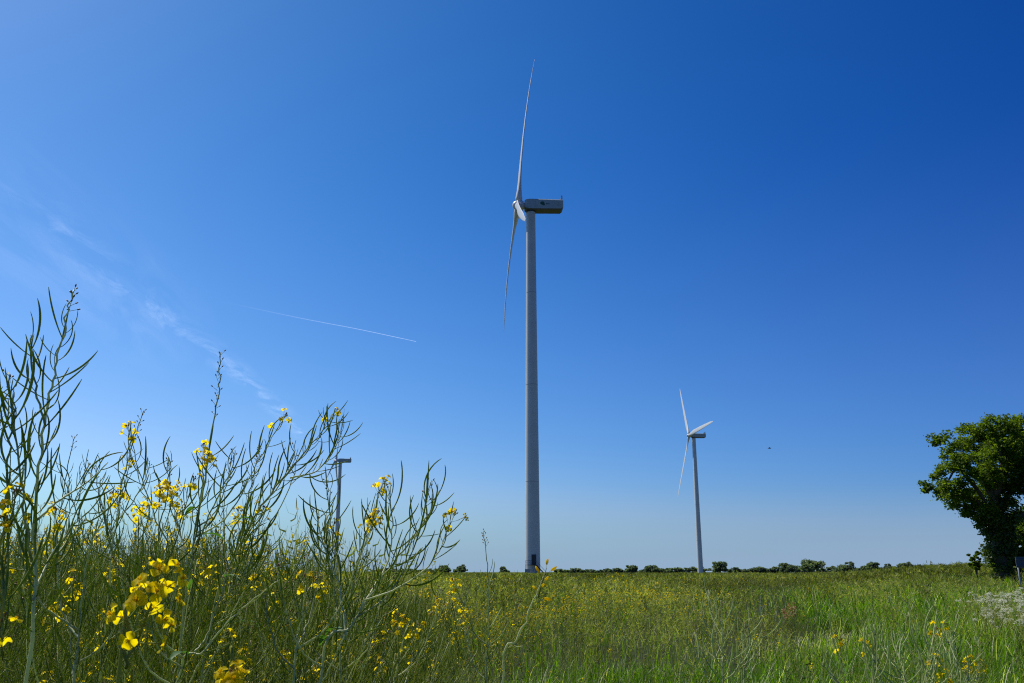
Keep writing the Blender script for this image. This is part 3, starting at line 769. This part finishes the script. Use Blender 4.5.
def cropt(h, nb, pods, pw, plen, fl, fs, sw):
    """stalk with branches, pods and blossoms as narrow leaf-like faces; material 0 green, 1 yellow"""
    Vs = []; Qs = []; Ms = []; k = 0
    def put(V, q, m):
        nonlocal k
        Vs.append(V); Qs.append(q + k); Ms.append(np.full(len(q), m)); k += len(V)
    b = rng.normal(size=2) * .08 * h
    stem = [(b[0] * t, b[1] * t, h * t) for t in np.linspace(0, 1, 4)]
    put(*ribbon(stem, sw), 0); ends = []
    for i in range(nb):
        t = rng.uniform(.35, .8); a = rng.uniform(0, 6.28); L = h * (1 - t) * rng.uniform(.6, 1.05) + .06 * h
        p0 = np.array([b[0] * t, b[1] * t, h * t]); o = np.array([math.cos(a), math.sin(a), 0])
        br = [p0, p0 + o * L * .3 + [0, 0, L * .3], p0 + o * L * .5 + [0, 0, L * .9]]
        put(*ribbon(br, sw * .7), 0); ends.append(br)
    ends.append(stem[-3:])
    for i in range(pods):
        e = ends[i % len(ends)]; t = rng.uniform(.2, 1.0); e = np.array(e)
        p = e[1] + (e[2] - e[1]) * (t * 1.6 - .6) if t > .4 else e[0] + (e[1] - e[0]) * (t * 2)
        a = rng.uniform(0, 6.28); o = np.array([math.cos(a), math.sin(a), .35]); o2 = np.array([math.cos(a) * .4, math.sin(a) * .4, 1.])
        L = plen * rng.uniform(.7, 1.2)
        put(*ribbon([p, p + o * L * .45, p + o * L * .45 + o2 * L * .55], pw), 0)
    for i in range(fl):
        e = ends[rng.integers(len(ends))]; p = np.array(e[-1]) + rng.normal(size=3) * fs * 1.3 * [1, 1, .8]
        for j in range(2):
            u = rng.normal(size=3); u /= np.linalg.norm(u); v = np.cross(u, rng.normal(size=3)); v /= np.linalg.norm(v)
            s = fs * rng.uniform(.6, 1.1)
            put(np.array([p - u * s, p - v * s * .7, p + u * s, p + v * s * .7]), np.array([(0, 1, 2, 3)]), 1)
    return np.concatenate(Vs), np.concatenate(Qs), np.concatenate(Ms)

def scatter(temps, px, D, sc, tid, tint, hs=None):
    """one set of arrays from templates placed at frame column px and distance D"""
    x = (px - 512) / F * D * CT; z = zg(x, D)
    OV = []; OQ = []; OM = []; OT = []; base = 0
    rz = rng.uniform(0, 2 * np.pi, len(px)); c, s = np.cos(rz), np.sin(rz)
    hs = np.ones(len(px)) if hs is None else hs
    for t, T in enumerate(temps):
        I = np.where(tid == t)[0]
        if not len(I): continue
        V, Q, Mt = T; n = len(V)
        vx = (V[None, :, 0] * c[I, None] - V[None, :, 1] * s[I, None]) * sc[I, None] + x[I, None]
        vy = (V[None, :, 0] * s[I, None] + V[None, :, 1] * c[I, None]) * sc[I, None] + D[I, None]
        vz = V[None, :, 2] * (sc * hs)[I, None] + z[I, None]
        OV.append(np.stack([vx, vy, vz], -1).reshape(-1, 3))
        OQ.append((Q[None] + (base + np.arange(len(I)) * n)[:, None, None]).reshape(-1, Q.shape[1]))
        OM.append(np.tile(Mt, len(I)))
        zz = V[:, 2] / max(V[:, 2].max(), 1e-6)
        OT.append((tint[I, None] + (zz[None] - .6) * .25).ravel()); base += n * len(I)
    return OV, OQ, OM, OT, base

def field_of(D0, D1, dens, p0=-170, p1=1200):
    n = int(dens * .5 * (D1 ** 2 - D0 ** 2) * (p1 - p0) / F * CT)
    return rng.uniform(p0, p1, n), np.sqrt(rng.uniform(D0 ** 2, D1 ** 2, n))

def hole(px, D):
    x = (px - 512) / F * D * CT
    u = (x - 5.2) / 1.7; v = (D - 19.2) / 2.6
    return u * u + v * v + .25 * np.sin(x * 7) < 1

def vnoise(x, y, s, seed):
    r = np.random.default_rng(seed); G = r.random((64, 64)); a = x / s; b = y / s
    i = np.floor(a).astype(int); j = np.floor(b).astype(int); fa = a - i; fb = b - j
    fa = fa * fa * (3 - 2 * fa); fb = fb * fb * (3 - 2 * fb)
    g = lambda p, q: G[p % 64, q % 64]
    return (g(i, j) * (1 - fa) + g(i + 1, j) * fa) * (1 - fb) + (g(i, j + 1) * (1 - fa) + g(i + 1, j + 1) * fa) * fb

parts = []; total = 0
def push(res):
    global total
    for V, Q, m, t in zip(*res[:4]): parts.append((V, Q + total, m, t))
    total += res[4]
def crop_band(temps, D0, D1, dens, keep, nf):
    px, D = field_of(D0, D1, dens); x = (px - 512) / F * D * CT
    k = rng.random(len(px)) < keep(px, D, x); px, D, x = px[k], D[k], x[k]; low = hole(px, D)
    k = (low & (rng.random(len(px)) < .8)) | (rng.random(len(px)) < np.where(D < 60, .22 + .78 * sstep(.34, .58, vnoise(x, D, .8 + D * .02, 14)), 1)); px, D, x, low = px[k], D[k], x[k], low[k]
    hmax = np.where(px < 440, 1.0, .85) * (1 + .45 * (1 - sstep(250, 470, px)) * (1 - sstep(9, 22, D)))
    hmax = hmax * (1 - .12 * np.exp(-((px - 765) / 90) ** 4) * sstep(11, 14.5, D) * (1 - sstep(19, 20, D)))
    hmax = hmax * (.70 + .34 * vnoise(x, D, 1.6 + D * .03, 5) + .26 * vnoise(x, D, .7 + D * .01, 6)) * (1 - .25 * (1 - sstep(8, 14, D)) * sstep(430, 600, px))
    hmax = hmax * (1 - .30 * sstep(40, 95, D) * (1 - sstep(760, 900, px)))
    hmax = np.where(low, hmax * .38, hmax)
    # yellow is thick in a belt across the field, thin on the right
    yb = np.exp(-((D - 17) / 11) ** 2) * (1 - sstep(690, 830, px)) * .9 * sstep(.42, .75, vnoise(x, D, 1.3 + D * .05, 9)) + .03 + .40 * sstep(.64, .85, vnoise(x, D, .9 + D * .03, 10)) * (1 - sstep(760, 900, px))
    yb = yb * (1 - .8 * sstep(60, 120, D)) * (1 - .6 * sstep(820, 900, px))
    yb = np.where(low, 0, yb) * (1 - .6 * sstep(45, 70, D))
    tid = np.where(rng.random(len(px)) < yb, rng.integers(nf, len(temps), len(px)), rng.integers(0, nf, len(px)))
    tint = .44 + .8 * (vnoise(x, D, 1.8 + D * .06, 3) - .5) + rng.normal(size=len(px)) * .27 + np.where(rng.random(len(px)) < .08, .5, 0) - .16 * sstep(40, 80, D) - np.where(low, .3, 0)  # plants in the hollow tinted darker, its shade painted in
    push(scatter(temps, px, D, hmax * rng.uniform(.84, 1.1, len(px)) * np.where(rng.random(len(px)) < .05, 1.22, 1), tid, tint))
def keep_near(px, D, x):
    k = np.where(px < 440, 1., 0.4 + .6 * sstep(7.5, 11, D + (560 - px) * .012))
    return k * (1 - .6 * sstep(740, 830, px))
def keep_mid(px, D, x): return 1 - .75 * sstep(800, 900, px) * (1 - sstep(35, 55, D))
T1 = [cropt(1., 5, 22, .012, .085, 0, 0, .010) for _ in range(5)] + [cropt(1., 5, 18, .012, .085, 11, .014, .010) for _ in range(4)]
T2 = [cropt(1., 4, 14, .030, .13, 0, 0, .018) for _ in range(5)] + [cropt(1., 4, 11, .030, .13, 6, .028, .018) for _ in range(4)]
T3 = [cropt(1., 5, 14, .07, .26, 0, 0, .04) for _ in range(4)] + [cropt(1., 5, 11, .07, .26, 4, .06, .04) for _ in range(3)]
crop_band(T1, 6.5, 20, 17, keep_near, 5)
crop_band(T2, 20, 55, 7, keep_mid, 5)
crop_band(T3, 55, 130, 2.6, lambda p, D, x: np.ones(len(p)), 4)
crop_band(T3, 130, 330, .55, lambda p, D, x: np.ones(len(p)), 4)
V = np.concatenate([p[0] for p in parts]); Q = np.concatenate([p[1] for p in parts]); mi = np.concatenate([p[2] for p in parts]); tt = np.concatenate([p[3] for p in parts])
crop = link('rapeseed_crop', np_mesh('rapeseed_crop', V, Q, mi, tt), None, [M['crop'], M['crop_yellow']])
tag(crop, 'ripening rapeseed crop with scattered yellow flowers covering the field', 'crop', kind='stuff')

def blade_t(h, bend, w):
    a = 0.; p = np.array([0., 0, 0]); P = [p]
    for i in range(5):
        a += bend / 5 * (.4 + i * .3); p = p + np.array([math.sin(a), 0, math.cos(a)]) * h / 5; P.append(p)
    P = np.array(P); n = 6; ws = np.array([.8, 1, 1, .8, .5, .06]) * w / 2
    f = rng.normal(size=2) * .2
    V = np.concatenate([P + np.stack([0 * ws, -ws, ws * f[0]], 1), P + np.stack([0 * ws, ws, -ws * f[0]], 1)])
    return V, np.array([(i, i + 1, n + i + 1, n + i) for i in range(n - 1)]), np.zeros(n - 1, int)
GT = [blade_t(1, b, w) for b, w in ((.4, .010), (.8, .011), (1.2, .009), (1.6, .012), (2.1, .011), (2.5, .009), (.7, .012), (1.4, .008))]
parts = []; total = 0
def grass_band(D0, D1, dens, keep, hgt, wsc):
    px, D = field_of(D0, D1, dens); x = (px - 512) / F * D * CT
    k = (rng.random(len(px)) < keep(px, D, x) * (.3 + .7 * sstep(.3, .55, vnoise(x, D, .5 + D * .015, 15)))) & ~hole(px, D); px, D, x = px[k], D[k], x[k]
    h = hgt * (1 - .12 * np.exp(-((px - 765) / 90) ** 4) * sstep(11, 14.5, D) * (1 - sstep(19, 20, D))) * (.55 + .45 * vnoise(x, D, 1.3, 21) + .5 * vnoise(x, D, .45, 22)) * rng.uniform(.65, 1.15, len(px))
    tint = .42 + .6 * (vnoise(x, D, .8 + D * .04, 33) - .5) + .4 * (vnoise(x, D, 3, 34) - .5) + rng.normal(size=len(px)) * .18
    tint = np.where(rng.random(len(px)) < .05, 1.15, np.minimum(tint, .8))
    T = [(V * np.array([1, wsc, 1]), Q, m) for V, Q, m in GT]
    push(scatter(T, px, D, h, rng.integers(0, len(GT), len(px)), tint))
grass_band(2.2, 6, 900, lambda p, D, x: np.where(p > 380, .25 + .75 * sstep(430, 540, p), .5), .52, .8)
grass_band(6, 11, 800, lambda p, D, x: (.08 + .92 * sstep(430, 600, p)) * (1 - .55 * sstep(8.5, 11, D) * (1 - sstep(720, 840, p))) * (.35 + .65 * sstep(.3, .55, vnoise(x, D, 1.5, 77))), .46, 1.5)
grass_band(11, 22, 330, lambda p, D, x: (.08 + .92 * sstep(740, 860, p)) * (.35 + .65 * sstep(.3, .55, vnoise(x, D, 2.2, 78))), .55, 1.8)
grass_band(22, 50, 85, lambda p, D, x: .06 + .94 * sstep(770, 870, p), .66, 4)
grass_band(50, 75, 22, lambda p, D, x: sstep(860, 930, p), .7, 7)
V = np.concatenate([p[0] for p in parts]); Q = np.concatenate([p[1] for p in parts]); tt = np.concatenate([p[3] for p in parts])
gr = link('grass', np_mesh('grass', V, Q, None, tt), None, [M['grass']])
tag(gr, 'long bright green grass in front of and beside the crop', 'grass', kind='stuff')

# cow parsley on the bank at the right
def parsley(seed):
    r = random.Random(seed); root = empty('cow_parsley'); st = MB(); um = []
    for k in range(r.randint(5, 8)):
        a = r.uniform(0, 6.28); h = r.uniform(.55, 1.0); o = Vector((math.cos(a), math.sin(a), 0)) * r.uniform(.05, .34)
        top = o + Vector((0, 0, h)); st.tube([(0, 0, 0), o * .5 + Vector((0, 0, h * .55)), top], [.004, .003, .002], 4)
        u = MB(); tl = Matrix.Rotation(r.uniform(-.9, .9), 3, 'X') @ Matrix.Rotation(r.uniform(-.7, .7), 3, 'Y')
        for j in range(9):
            b = j * 2.4; rr_ = .042 * math.sqrt((j + .5) / 9); q = top + tl @ Vector((rr_ * math.cos(b), rr_ * math.sin(b), .045 - rr_ * .6 + r.uniform(-.015, .015)))
            st.tube([top, q], .001, 3)
            for i in range(9):
                c = i * 2.4; s_ = .015 * math.sqrt((i + .3) / 9); p = q + Vector((s_ * math.cos(c), s_ * math.sin(c), r.uniform(-.008, .008)))
                e = .0048; t = r.uniform(-1.5, 1.5)
                u.add([p + Vector((e, 0, e * t)), p + Vector((0, e, -e * t)), p + Vector((-e, 0, e * t)), p + Vector((0, -e, 0))], [(0, 1, 2, 3)], 0, r.random())
        um.append(u)
    st.build('stem', M['stem'], root)
    for u in um: u.build('umbel', M['white_umbel'], root, smooth=False)
    tag(root, 'white flowering cow parsley on the bank in front of the big tree', 'cow parsley', 'white cow parsley on the bank')
    return root
pp = [parsley(i) for i in (1, 2, 3, 4)]
for k in range(56):
    D = random.uniform(13, 18); p = random.gauss(1010, 24) if k % 5 else random.uniform(965, 1130)
    if p < 952: continue
    o = pp[k % 4] if k < 4 else copy_tree(pp[k % 4])
    x = (p - 512) / F * D * CT; o.location = (x, D, float(zg(x, D))); o.rotation_euler = (0, 0, random.uniform(0, 6.28)); o.scale = (random.uniform(.72, 1.0),) * 3

# reddish dock plant by the hollow
root = empty('dock_plant', (at(789, 608, 16.9).x, 16.9, float(zg(5.2, 16.9)) + .1)); tag(root, 'rust red dock plant beside the dark hollow in the crop', 'dock plant')
m = MB()
for k in range(5):
    lf = MB(); a = k * 1.3; o = Vector((math.cos(a) * .1, math.sin(a) * .08, .62 + .06 * math.sin(k * 2))); m.tube([(0, 0, 0), o * .6, o], [.006, .005, .003], 5)
    for j in range(60):
        p = o * random.uniform(.7, 1.05) + Vector((random.gauss(0, .02), random.gauss(0, .02), 0)); s_ = random.uniform(.008, .016)
        u = Vector((random.gauss(0, 1), random.gauss(0, 1), random.gauss(0, 1))).normalized(); w = u.orthogonal().normalized()
        lf.add([p - u * s_, p - w * s_ * .7, p + u * s_, p + w * s_ * .7], [(0, 1, 2, 3)], 0, random.random())
    lf.build('seed_head', M['red_leaf'], root, smooth=False)
m.build('stem', M['stem'], root)

# ------------------------------------------------------------------ trees
def leaf_cloud(lobes, n_cl, per, cr, ls, seed, shell=.55):
    """leaf-sized faces gathered in clumps through the volume of several lobes (cx,cy,cz,rx,ry,rz)"""
    r = np.random.default_rng(seed); vol = np.array([l[3] * l[4] * l[5] for l in lobes]) ** .8; vol /= vol.sum()
    k = r.choice(len(lobes), n_cl, p=vol); Lb = np.array(lobes)[k]
    d = r.normal(size=(n_cl, 3)); d /= np.linalg.norm(d, axis=1)[:, None]
    rad_ = shell + (1.0 - shell) * r.random(n_cl) ** .6
    C = Lb[:, :3] + d * Lb[:, 3:] * rad_[:, None]
    ct = r.random(n_cl); sz = cr * r.uniform(.6, 1.35, n_cl)
    off = np.clip(r.normal(size=(n_cl, per, 3)), -1.7, 1.7) * .5; off *= sz[:, None, None] * np.array([1, 1, .62])
    P = (C[:, None] + off).reshape(-1, 3); n = len(P)
    u = r.normal(size=(n, 3)); u[:, 2] *= .6; u /= np.linalg.norm(u, axis=1)[:, None]
    w = np.cross(u, r.normal(size=(n, 3))); w /= np.linalg.norm(w, axis=1)[:, None]
    s = (ls * r.uniform(.6, 1.3, n))[:, None]
    V = np.stack([P - u * s, P - w * s * .62, P + u * s, P + w * s * .62], 1).reshape(-1, 3)
    Q = np.arange(4 * n).reshape(-1, 4)
    t = np.repeat(np.clip(.15 + .5 * np.repeat(ct, per) + r.normal(size=n) * .14, 0, 1), 4)
    return V, Q, t, C

def limb_tree(root, trunk, limbs, rad_, name='trunk'):
    m = MB(); m.tube(catmull(trunk, 5), [rad_ * (1.35 - .75 * i / (5 * (len(trunk) - 1))) for i in range(5 * (len(trunk) - 1) + 1)], 12)
    tr = m.build(name, M['bark'], root)
    if limbs:
        for L in limbs:
            m = MB(); c = catmull(L, 4); k = len(c) - 1; m.tube(c, [rad_ * .45 * (1 - .8 * i / k) + .02 for i in range(k + 1)], 7); m.build('limb', M['bark'], tr)
    return tr

# big ivy-clad tree: 1 px is about 6 cm where it stands
DT = 55.0; tb = at(1001, 584, DT); tx = tb.x; tz = float(zg(tx, DT)) - .05
root = empty('oak_tree', (tx, DT, tz)); tag(root, 'big leafy tree with an ivy clad trunk at the right edge of the field', 'tree')
K = DT / F * .985
def loc_px(px, py, dy=0.): p = at(px, py, DT); return (p.x - tx, dy, p.z - tz)
lob = []
for px, py, r_, dy in [(990, 438, 22, -1), (972, 436, 17, .6), (1015, 438, 22, 1), (1042, 450, 28, 0), (954, 442, 13, .5), (948, 462, 14, -.5), (936, 482, 13, .3), (950, 490, 15, -.4), (966, 468, 22, -1.5), (968, 500, 15, .4),
                       (1000, 468, 30, 0), (1030, 480, 26, -1), (1062, 480, 26, 1), (1008, 494, 22, 1.5), (990, 422, 7, 0), (1020, 422, 8, .4), (938, 440, 5, 0), (1050, 500, 18, .5), (982, 508, 17, 0), (992, 520, 13, -.3)]:
    c = loc_px(px, py, dy); lob.append((*c, r_ * K, r_ * K * 1.05, r_ * K * .86))
V, Q, t, C = leaf_cloud(lob, 620, 105, .44, .086, 4, .45)
link('crown', np_mesh('crown', V, Q, None, t), root, [M['tree_leaf']])
P0 = [loc_px(1004, 590), loc_px(1000, 560), loc_px(996, 530), loc_px(994, 500), loc_px(998, 470)]
P0[0] = (P0[0][0], 0, -.2)
limbs = [[loc_px(995, 525), loc_px(978, 495, -.3), loc_px(955, 470, -.4), loc_px(944, 482, -.5)], [loc_px(996, 520), loc_px(1015, 490, .4), loc_px(1035, 460, .6), loc_px(1045, 448, .4)],
         [loc_px(994, 505), loc_px(985, 470, .5), loc_px(975, 445, .4)], [loc_px(1000, 480), loc_px(1012, 455, -.4), loc_px(1016, 435, -.5)], [loc_px(999, 540), loc_px(985, 515, -.2), loc_px(972, 500, -.5)],
         [loc_px(1000, 530), loc_px(1030, 505, -.8), loc_px(1058, 485, -.6)], [loc_px(996, 500), loc_px(992, 470, -1.2), loc_px(985, 440, -1.3)]]
limb_tree(root, P0, limbs, .34)
iv = []
for px, py, r_ in [(1003, 582, 10), (1001, 572, 11), (998, 556, 10), (996, 542, 12), (993, 528, 14), (990, 515, 14), (1004, 530, 12), (1003, 548, 9), (1006, 512, 14)]:
    c = loc_px(px, py); iv.append((c[0], c[1], c[2], r_ * K, r_ * K, r_ * K * 1.1))
V, Q, t, _ = leaf_cloud(iv, 170, 110, .42, .085, 5, .45)
link('ivy', np_mesh('ivy', V, Q, None, t), root, [M['ivy']])

def small_tree(name, label, cat, x, y, h, w, seed, mat, ls=.14, ncl=80, per=60, low=.1, group=None):
    root = empty(name, (x, y, float(zg(x, y)))); tag(root, label, cat, group)
    r = random.Random(seed); lobes = []
    for k in range(7):
        a = k * 2.4; q = r.uniform(.1, .55); zz = h * r.uniform(low + .28, .78)
        lobes.append((w / 2 * q * math.cos(a), w / 2 * q * math.sin(a), zz, w * .30, w * .30, h * r.uniform(.2, .27)))
    V, Q, t, _ = leaf_cloud(lobes, ncl, per, w * .10, ls, seed, .6)
    link('crown', np_mesh('crown', V, Q, None, t), root, [mat])
    limb_tree(root, [(0, 0, -.1), (.03 * w, 0, h * .3), (0, .02 * w, h * .65)], [], max(.05, h * .028))
    return root
def px_x(p, D): return (p - 512) / F * D * CT
small_tree('hazel_shrub', 'light green bushy shrub behind the ivy clad trunk', 'shrub', px_x(1018, 58), 58, 4.2, 2.8, 31, M['tree_leaf'], .10, 110, 90, 0)
small_tree('thorn_shrub', 'dark bush under the crown at the right picture edge', 'shrub', px_x(1040, 62), 62, 5.0, 3.2, 32, M['tree_leaf'], .11, 110, 90, 0)
small_tree('young_shrub', 'small dark shoot of leaves left of the ivy clad trunk', 'shrub', px_x(976, 56.5), 56.5, 2.6, .9, 33, M['tree_leaf'], .07, 40, 60, .25)

# far trees: eye line lies at picture row 572
def far(px, top, wpx, D, seed, label, cat='tree', name='field_tree', low=-.08):
    x = px_x(px, D); z0 = float(zg(x, D)); zt = at(px, top - .6, D).z
    return small_tree(name, label, cat, x, D, zt - z0, wpx * D / F * 1.05, seed, M['far_leaf_hazed'], D * .0010, 80, 46, low, 'trees along the far edge of the field')
FT = [(444, 564.5, 13, 520, 'left one of the small pair of round trees near the thicket'), (460, 566, 13, 500, 'right one of the small pair of round trees near the thicket'),
      (504, 567.5, 9, 560, 'tiny tree on the horizon left of the tall tower foot'),
      (632, 565.8, 11, 600, 'small upright tree on the horizon left of its wider neighbour'), (652, 567, 17, 560, 'low wide tree on the horizon between the two towers'),
      (720, 561.5, 17, 420, 'round dark tree close to the right of the second tower'), (787, 563, 16, 480, 'pale green dome shaped tree left of the broadest horizon tree'),
      (813, 560.5, 23, 450, 'broadest dark tree on the horizon right of the second tower'), (846, 561, 20, 470, 'dark tree on the horizon with a pointed side crown'),
      (872, 563, 13, 520, 'small pale tree between the dark pointed one and the hedge'), (905, 562.5, 16, 480, 'dark round tree in the hedge left of the big ivy tree'),
      (928, 565, 12, 520, 'low dark tree in the hedge nearest the big ivy tree'), (888, 564.5, 11, 560, 'small dark tree among the low hedge on the right')]
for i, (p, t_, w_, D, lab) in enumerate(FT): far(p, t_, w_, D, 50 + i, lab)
def hedge(p0, p1, top, D, seed, label):
    x0, x1 = px_x(p0, D), px_x(p1, D); n = max(4, int((x1 - x0) / 6)); r = random.Random(seed); lobes = []
    xm = (x0 + x1) / 2; z0 = float(zg(xm, D)); h = at((p0 + p1) / 2, top - 1.4, D).z - z0
    for k in range(n):
        hh = h * r.uniform(.55, 1.05); lobes.append((x0 + (x1 - x0) * (k + .5) / n - xm, r.uniform(-1, 1), hh * .45, (x1 - x0) / n * .75, 2.5, hh * .55))
    V, Q, t, _ = leaf_cloud(lobes, n * 26, 40, 1.1, D * .0011, seed, .5)
    root = link('hedge', np_mesh('hedge', V, Q, None, t), None, [M['far_leaf_hazed']]); root.location = (xm, D, z0)
    tag(root, label, 'hedge', 'hedges along the horizon'); return root
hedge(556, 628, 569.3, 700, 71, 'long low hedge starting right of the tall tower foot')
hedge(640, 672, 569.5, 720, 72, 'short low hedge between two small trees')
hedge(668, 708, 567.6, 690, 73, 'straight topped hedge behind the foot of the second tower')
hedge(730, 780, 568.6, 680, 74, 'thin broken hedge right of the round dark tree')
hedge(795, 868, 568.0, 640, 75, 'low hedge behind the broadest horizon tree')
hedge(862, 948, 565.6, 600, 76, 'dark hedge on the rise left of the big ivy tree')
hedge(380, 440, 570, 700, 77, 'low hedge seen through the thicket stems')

# ------------------------------------------------------------------ roadside bits by the tree
D = 60.; x = px_x(978, D); root = empty('notice_board', (x, D, float(zg(x, D)))); tag(root, 'small dark notice board on two posts left of the ivy clad trunk', 'notice board')
zt = at(978, 563, D).z - root.location.z
m = MB(); m.box((0, 0, zt - .2), (.36, .05, .42)); m.build('board', M['sign_blue'], root, smooth=False)
m = MB(); m.box((.02, -.028, zt - .24), (.2, .006, .14)); m.build('print', M['sign_red'], root, smooth=False)
for sx in (-.12, .12):
    m = MB(); m.tube([(sx, .05, -.2), (sx, .05, zt - .05)], .025, 8); m.build('post', M['steel'], root)
D = 40.; x = px_x(1019, D); root = empty('road_sign', (x, D, float(zg(x, D)))); tag(root, 'grey road sign seen from behind on steel posts at the right edge', 'road sign')
zt = at(1019, 557, D).z - root.location.z
m = MB(); m.box((.42, 0, zt - .22), (1.0, .03, .46)); 
m.box((.42, -.03, zt - .1), (1.0, .03, .04)); m.box((.42, -.03, zt - .36), (1.0, .03, .04)); m.build('panel', M['sign_blue'], root, smooth=False)
for sx in (0.02, .82):
    m = MB(); m.tube([(sx, .05, -.2), (sx, .05, zt - .02)], .035, 8); m.build('post', M['steel'], root)

# bird far off in the sky
D = 70.; p = at(769.6, 448.3, D)
m = MB()
m.tube([(-.02, -.14, 0), (0, -.06, .0), (0, .04, 0), (0, .16, 0)], [.01, .035, .03, .012], 8)
m.add([(0, -.05, .02), (.14, -.08, .06), (.26, .02, .03), (.13, .03, .05), (0, .05, .02)], [(0, 1, 2, 3, 4)])
m.add([(0, -.05, .02), (-.14, -.08, .06), (-.26, .02, .03), (-.13, .03, .05), (0, .05, .02)], [(4, 3, 2, 1, 0)])
b = m.build('bird', M['bird']); b.location = p; b.rotation_euler = (0, 0, .9); tag(b, 'tiny dark bird flying in the sky right of the second turbine', 'bird')

# ------------------------------------------------------------------ contrails and thin cloud, kilometres up
def vapour_mat(name, mode, dens):
    m, nt, N, L = nodes_of(name)
    out = N.new('ShaderNodeOutputMaterial'); uv = N.new('ShaderNodeUVMap'); sp = N.new('ShaderNodeSeparateXYZ'); L.new(uv.outputs[0], sp.inputs[0])
    def math_(op, a, b=None, c=None):
        n = N.new('ShaderNodeMath'); n.operation = op
        for k, v in enumerate((a, b, c)):
            if v is None: continue
            if isinstance(v, (int, float)): n.inputs[k].default_value = v
            else: L.new(v, n.inputs[k])
        return n.outputs[0]
    u, v = sp.outputs[0], sp.outputs[1]
    cross = math_('SUBTRACT', 1, math_('ABSOLUTE', math_('MULTIPLY_ADD', v, 2, -1)))    # 1 on the axis, 0 at the rims
    cross = math_('POWER', math_('MAXIMUM', cross, 0), 1.5 if mode != 'sheet' else 1.0)
    if mode == 'line':
        al = math_('MULTIPLY', math_('MULTIPLY', cross, math_('POWER', u, 1.6)), dens)
    else:
        mp = N.new('ShaderNodeMapping'); L.new(uv.outputs[0], mp.inputs[0]); mp.inputs['Scale'].default_value = (8, 1.1, 1) if mode == 'old' else (2.0, 2.6, 1)
        nz = N.new('ShaderNodeTexNoise'); nz.inputs['Scale'].default_value = 1.6; nz.inputs['Detail'].default_value = 9; nz.inputs['Roughness'].default_value = .62; nz.inputs['Distortion'].default_value = .6
        L.new(mp.outputs[0], nz.inputs['Vector'])
        rp = ramp(N, [(.47 if mode == 'old' else .42, (0, 0, 0)), (.74, (1, 1, 1))]); L.new(nz.outputs['Fac'], rp.inputs['Fac'])
        ends = math_('MULTIPLY', math_('MINIMUM', math_('MULTIPLY', u, 8 if mode == 'old' else 3), 1), math_('MINIMUM', math_('MULTIPLY', math_('SUBTRACT', 1, u), 6 if mode == 'old' else 2.2), 1))
        al = math_('MULTIPLY', math_('MULTIPLY', math_('MULTIPLY', rp.outputs[0], cross), ends), dens)
    df = N.new('ShaderNodeBsdfDiffuse'); df.inputs['Color'].default_value = (.9, .9, .92, 1)
    tl = N.new('ShaderNodeBsdfTranslucent'); tl.inputs['Color'].default_value = (.9, .9, .92, 1)
    ad = N.new('ShaderNodeAddShader'); L.new(df.outputs[0], ad.inputs[0]); L.new(tl.outputs[0], ad.inputs[1])
    tr = N.new('ShaderNodeBsdfTransparent'); mx = N.new('ShaderNodeMixShader')
    L.new(al, mx.inputs[0]); L.new(tr.outputs[0], mx.inputs[1]); L.new(ad.outputs[0], mx.inputs[2]); L.new(mx.outputs[0], out.inputs['Surface'])
    return m
def at_z(px, py, z):
    v = (341.5 - py) / F; s = (z - CZ) / (ST + v * CT)
    return Vector(((px - 512) / F * s, (CT - v * ST) * s, z))
def vapour(name, pts, wid, z, mat):
    """a flat ribbon of vapour at one altitude with length and width coordinates"""
    P = catmull([at_z(a, b, z) for a, b in pts], 10); n = len(P); me = bpy.data.meshes.new(name); vs = []; fs = []; uvs = []
    L = [0.]
    for a, b in zip(P, P[1:]): L.append(L[-1] + (b - a).length)
    for i, p in enumerate(P):
        d = (P[min(i + 1, n - 1)] - P[max(i - 1, 0)]).normalized(); s = Vector((-d.y, d.x, 0)); w = wid[0] + (wid[1] - wid[0]) * i / (n - 1)
        for k in range(5): vs.append(p + s * w * (k / 4 - .5)); uvs.append((L[i] / L[-1], k / 4))
        if i:
            for k in range(4): o = (i - 1) * 5 + k; fs.append((o, o + 1, o + 6, o + 5))
    me.from_pydata(vs, [], fs); ul = me.uv_layers.new(name='UVMap')
    for lp in me.loops: ul.data[lp.index].uv = uvs[lp.vertex_index]
    return link(name, me, None, [mat])
tag(vapour('contrail', [(215, 300), (300, 318), (360, 329.5), (416, 341.5)], (190, 55), 8000, vapour_mat('fresh_contrail', 'line', .48)), 'thin straight white contrail fading out to the left', 'contrail')
tag(vapour('contrail', [(-40, 150), (30, 205), (80, 250), (128, 288), (170, 322), (212, 352), (270, 402), (320, 450)], (2600, 1900), 8300, vapour_mat('old_contrail', 'old', .19)), 'old broken contrail spread into soft white puffs above the thicket', 'contrail')
tag(vapour('clouds', [(-190, 90), (-60, 160), (30, 225), (110, 300), (170, 380)], (9000, 6000), 8800, vapour_mat('thin_cirrus', 'sheet', .075)), 'faint veil of thin cloud high in the left sky', 'cloud', kind='stuff')
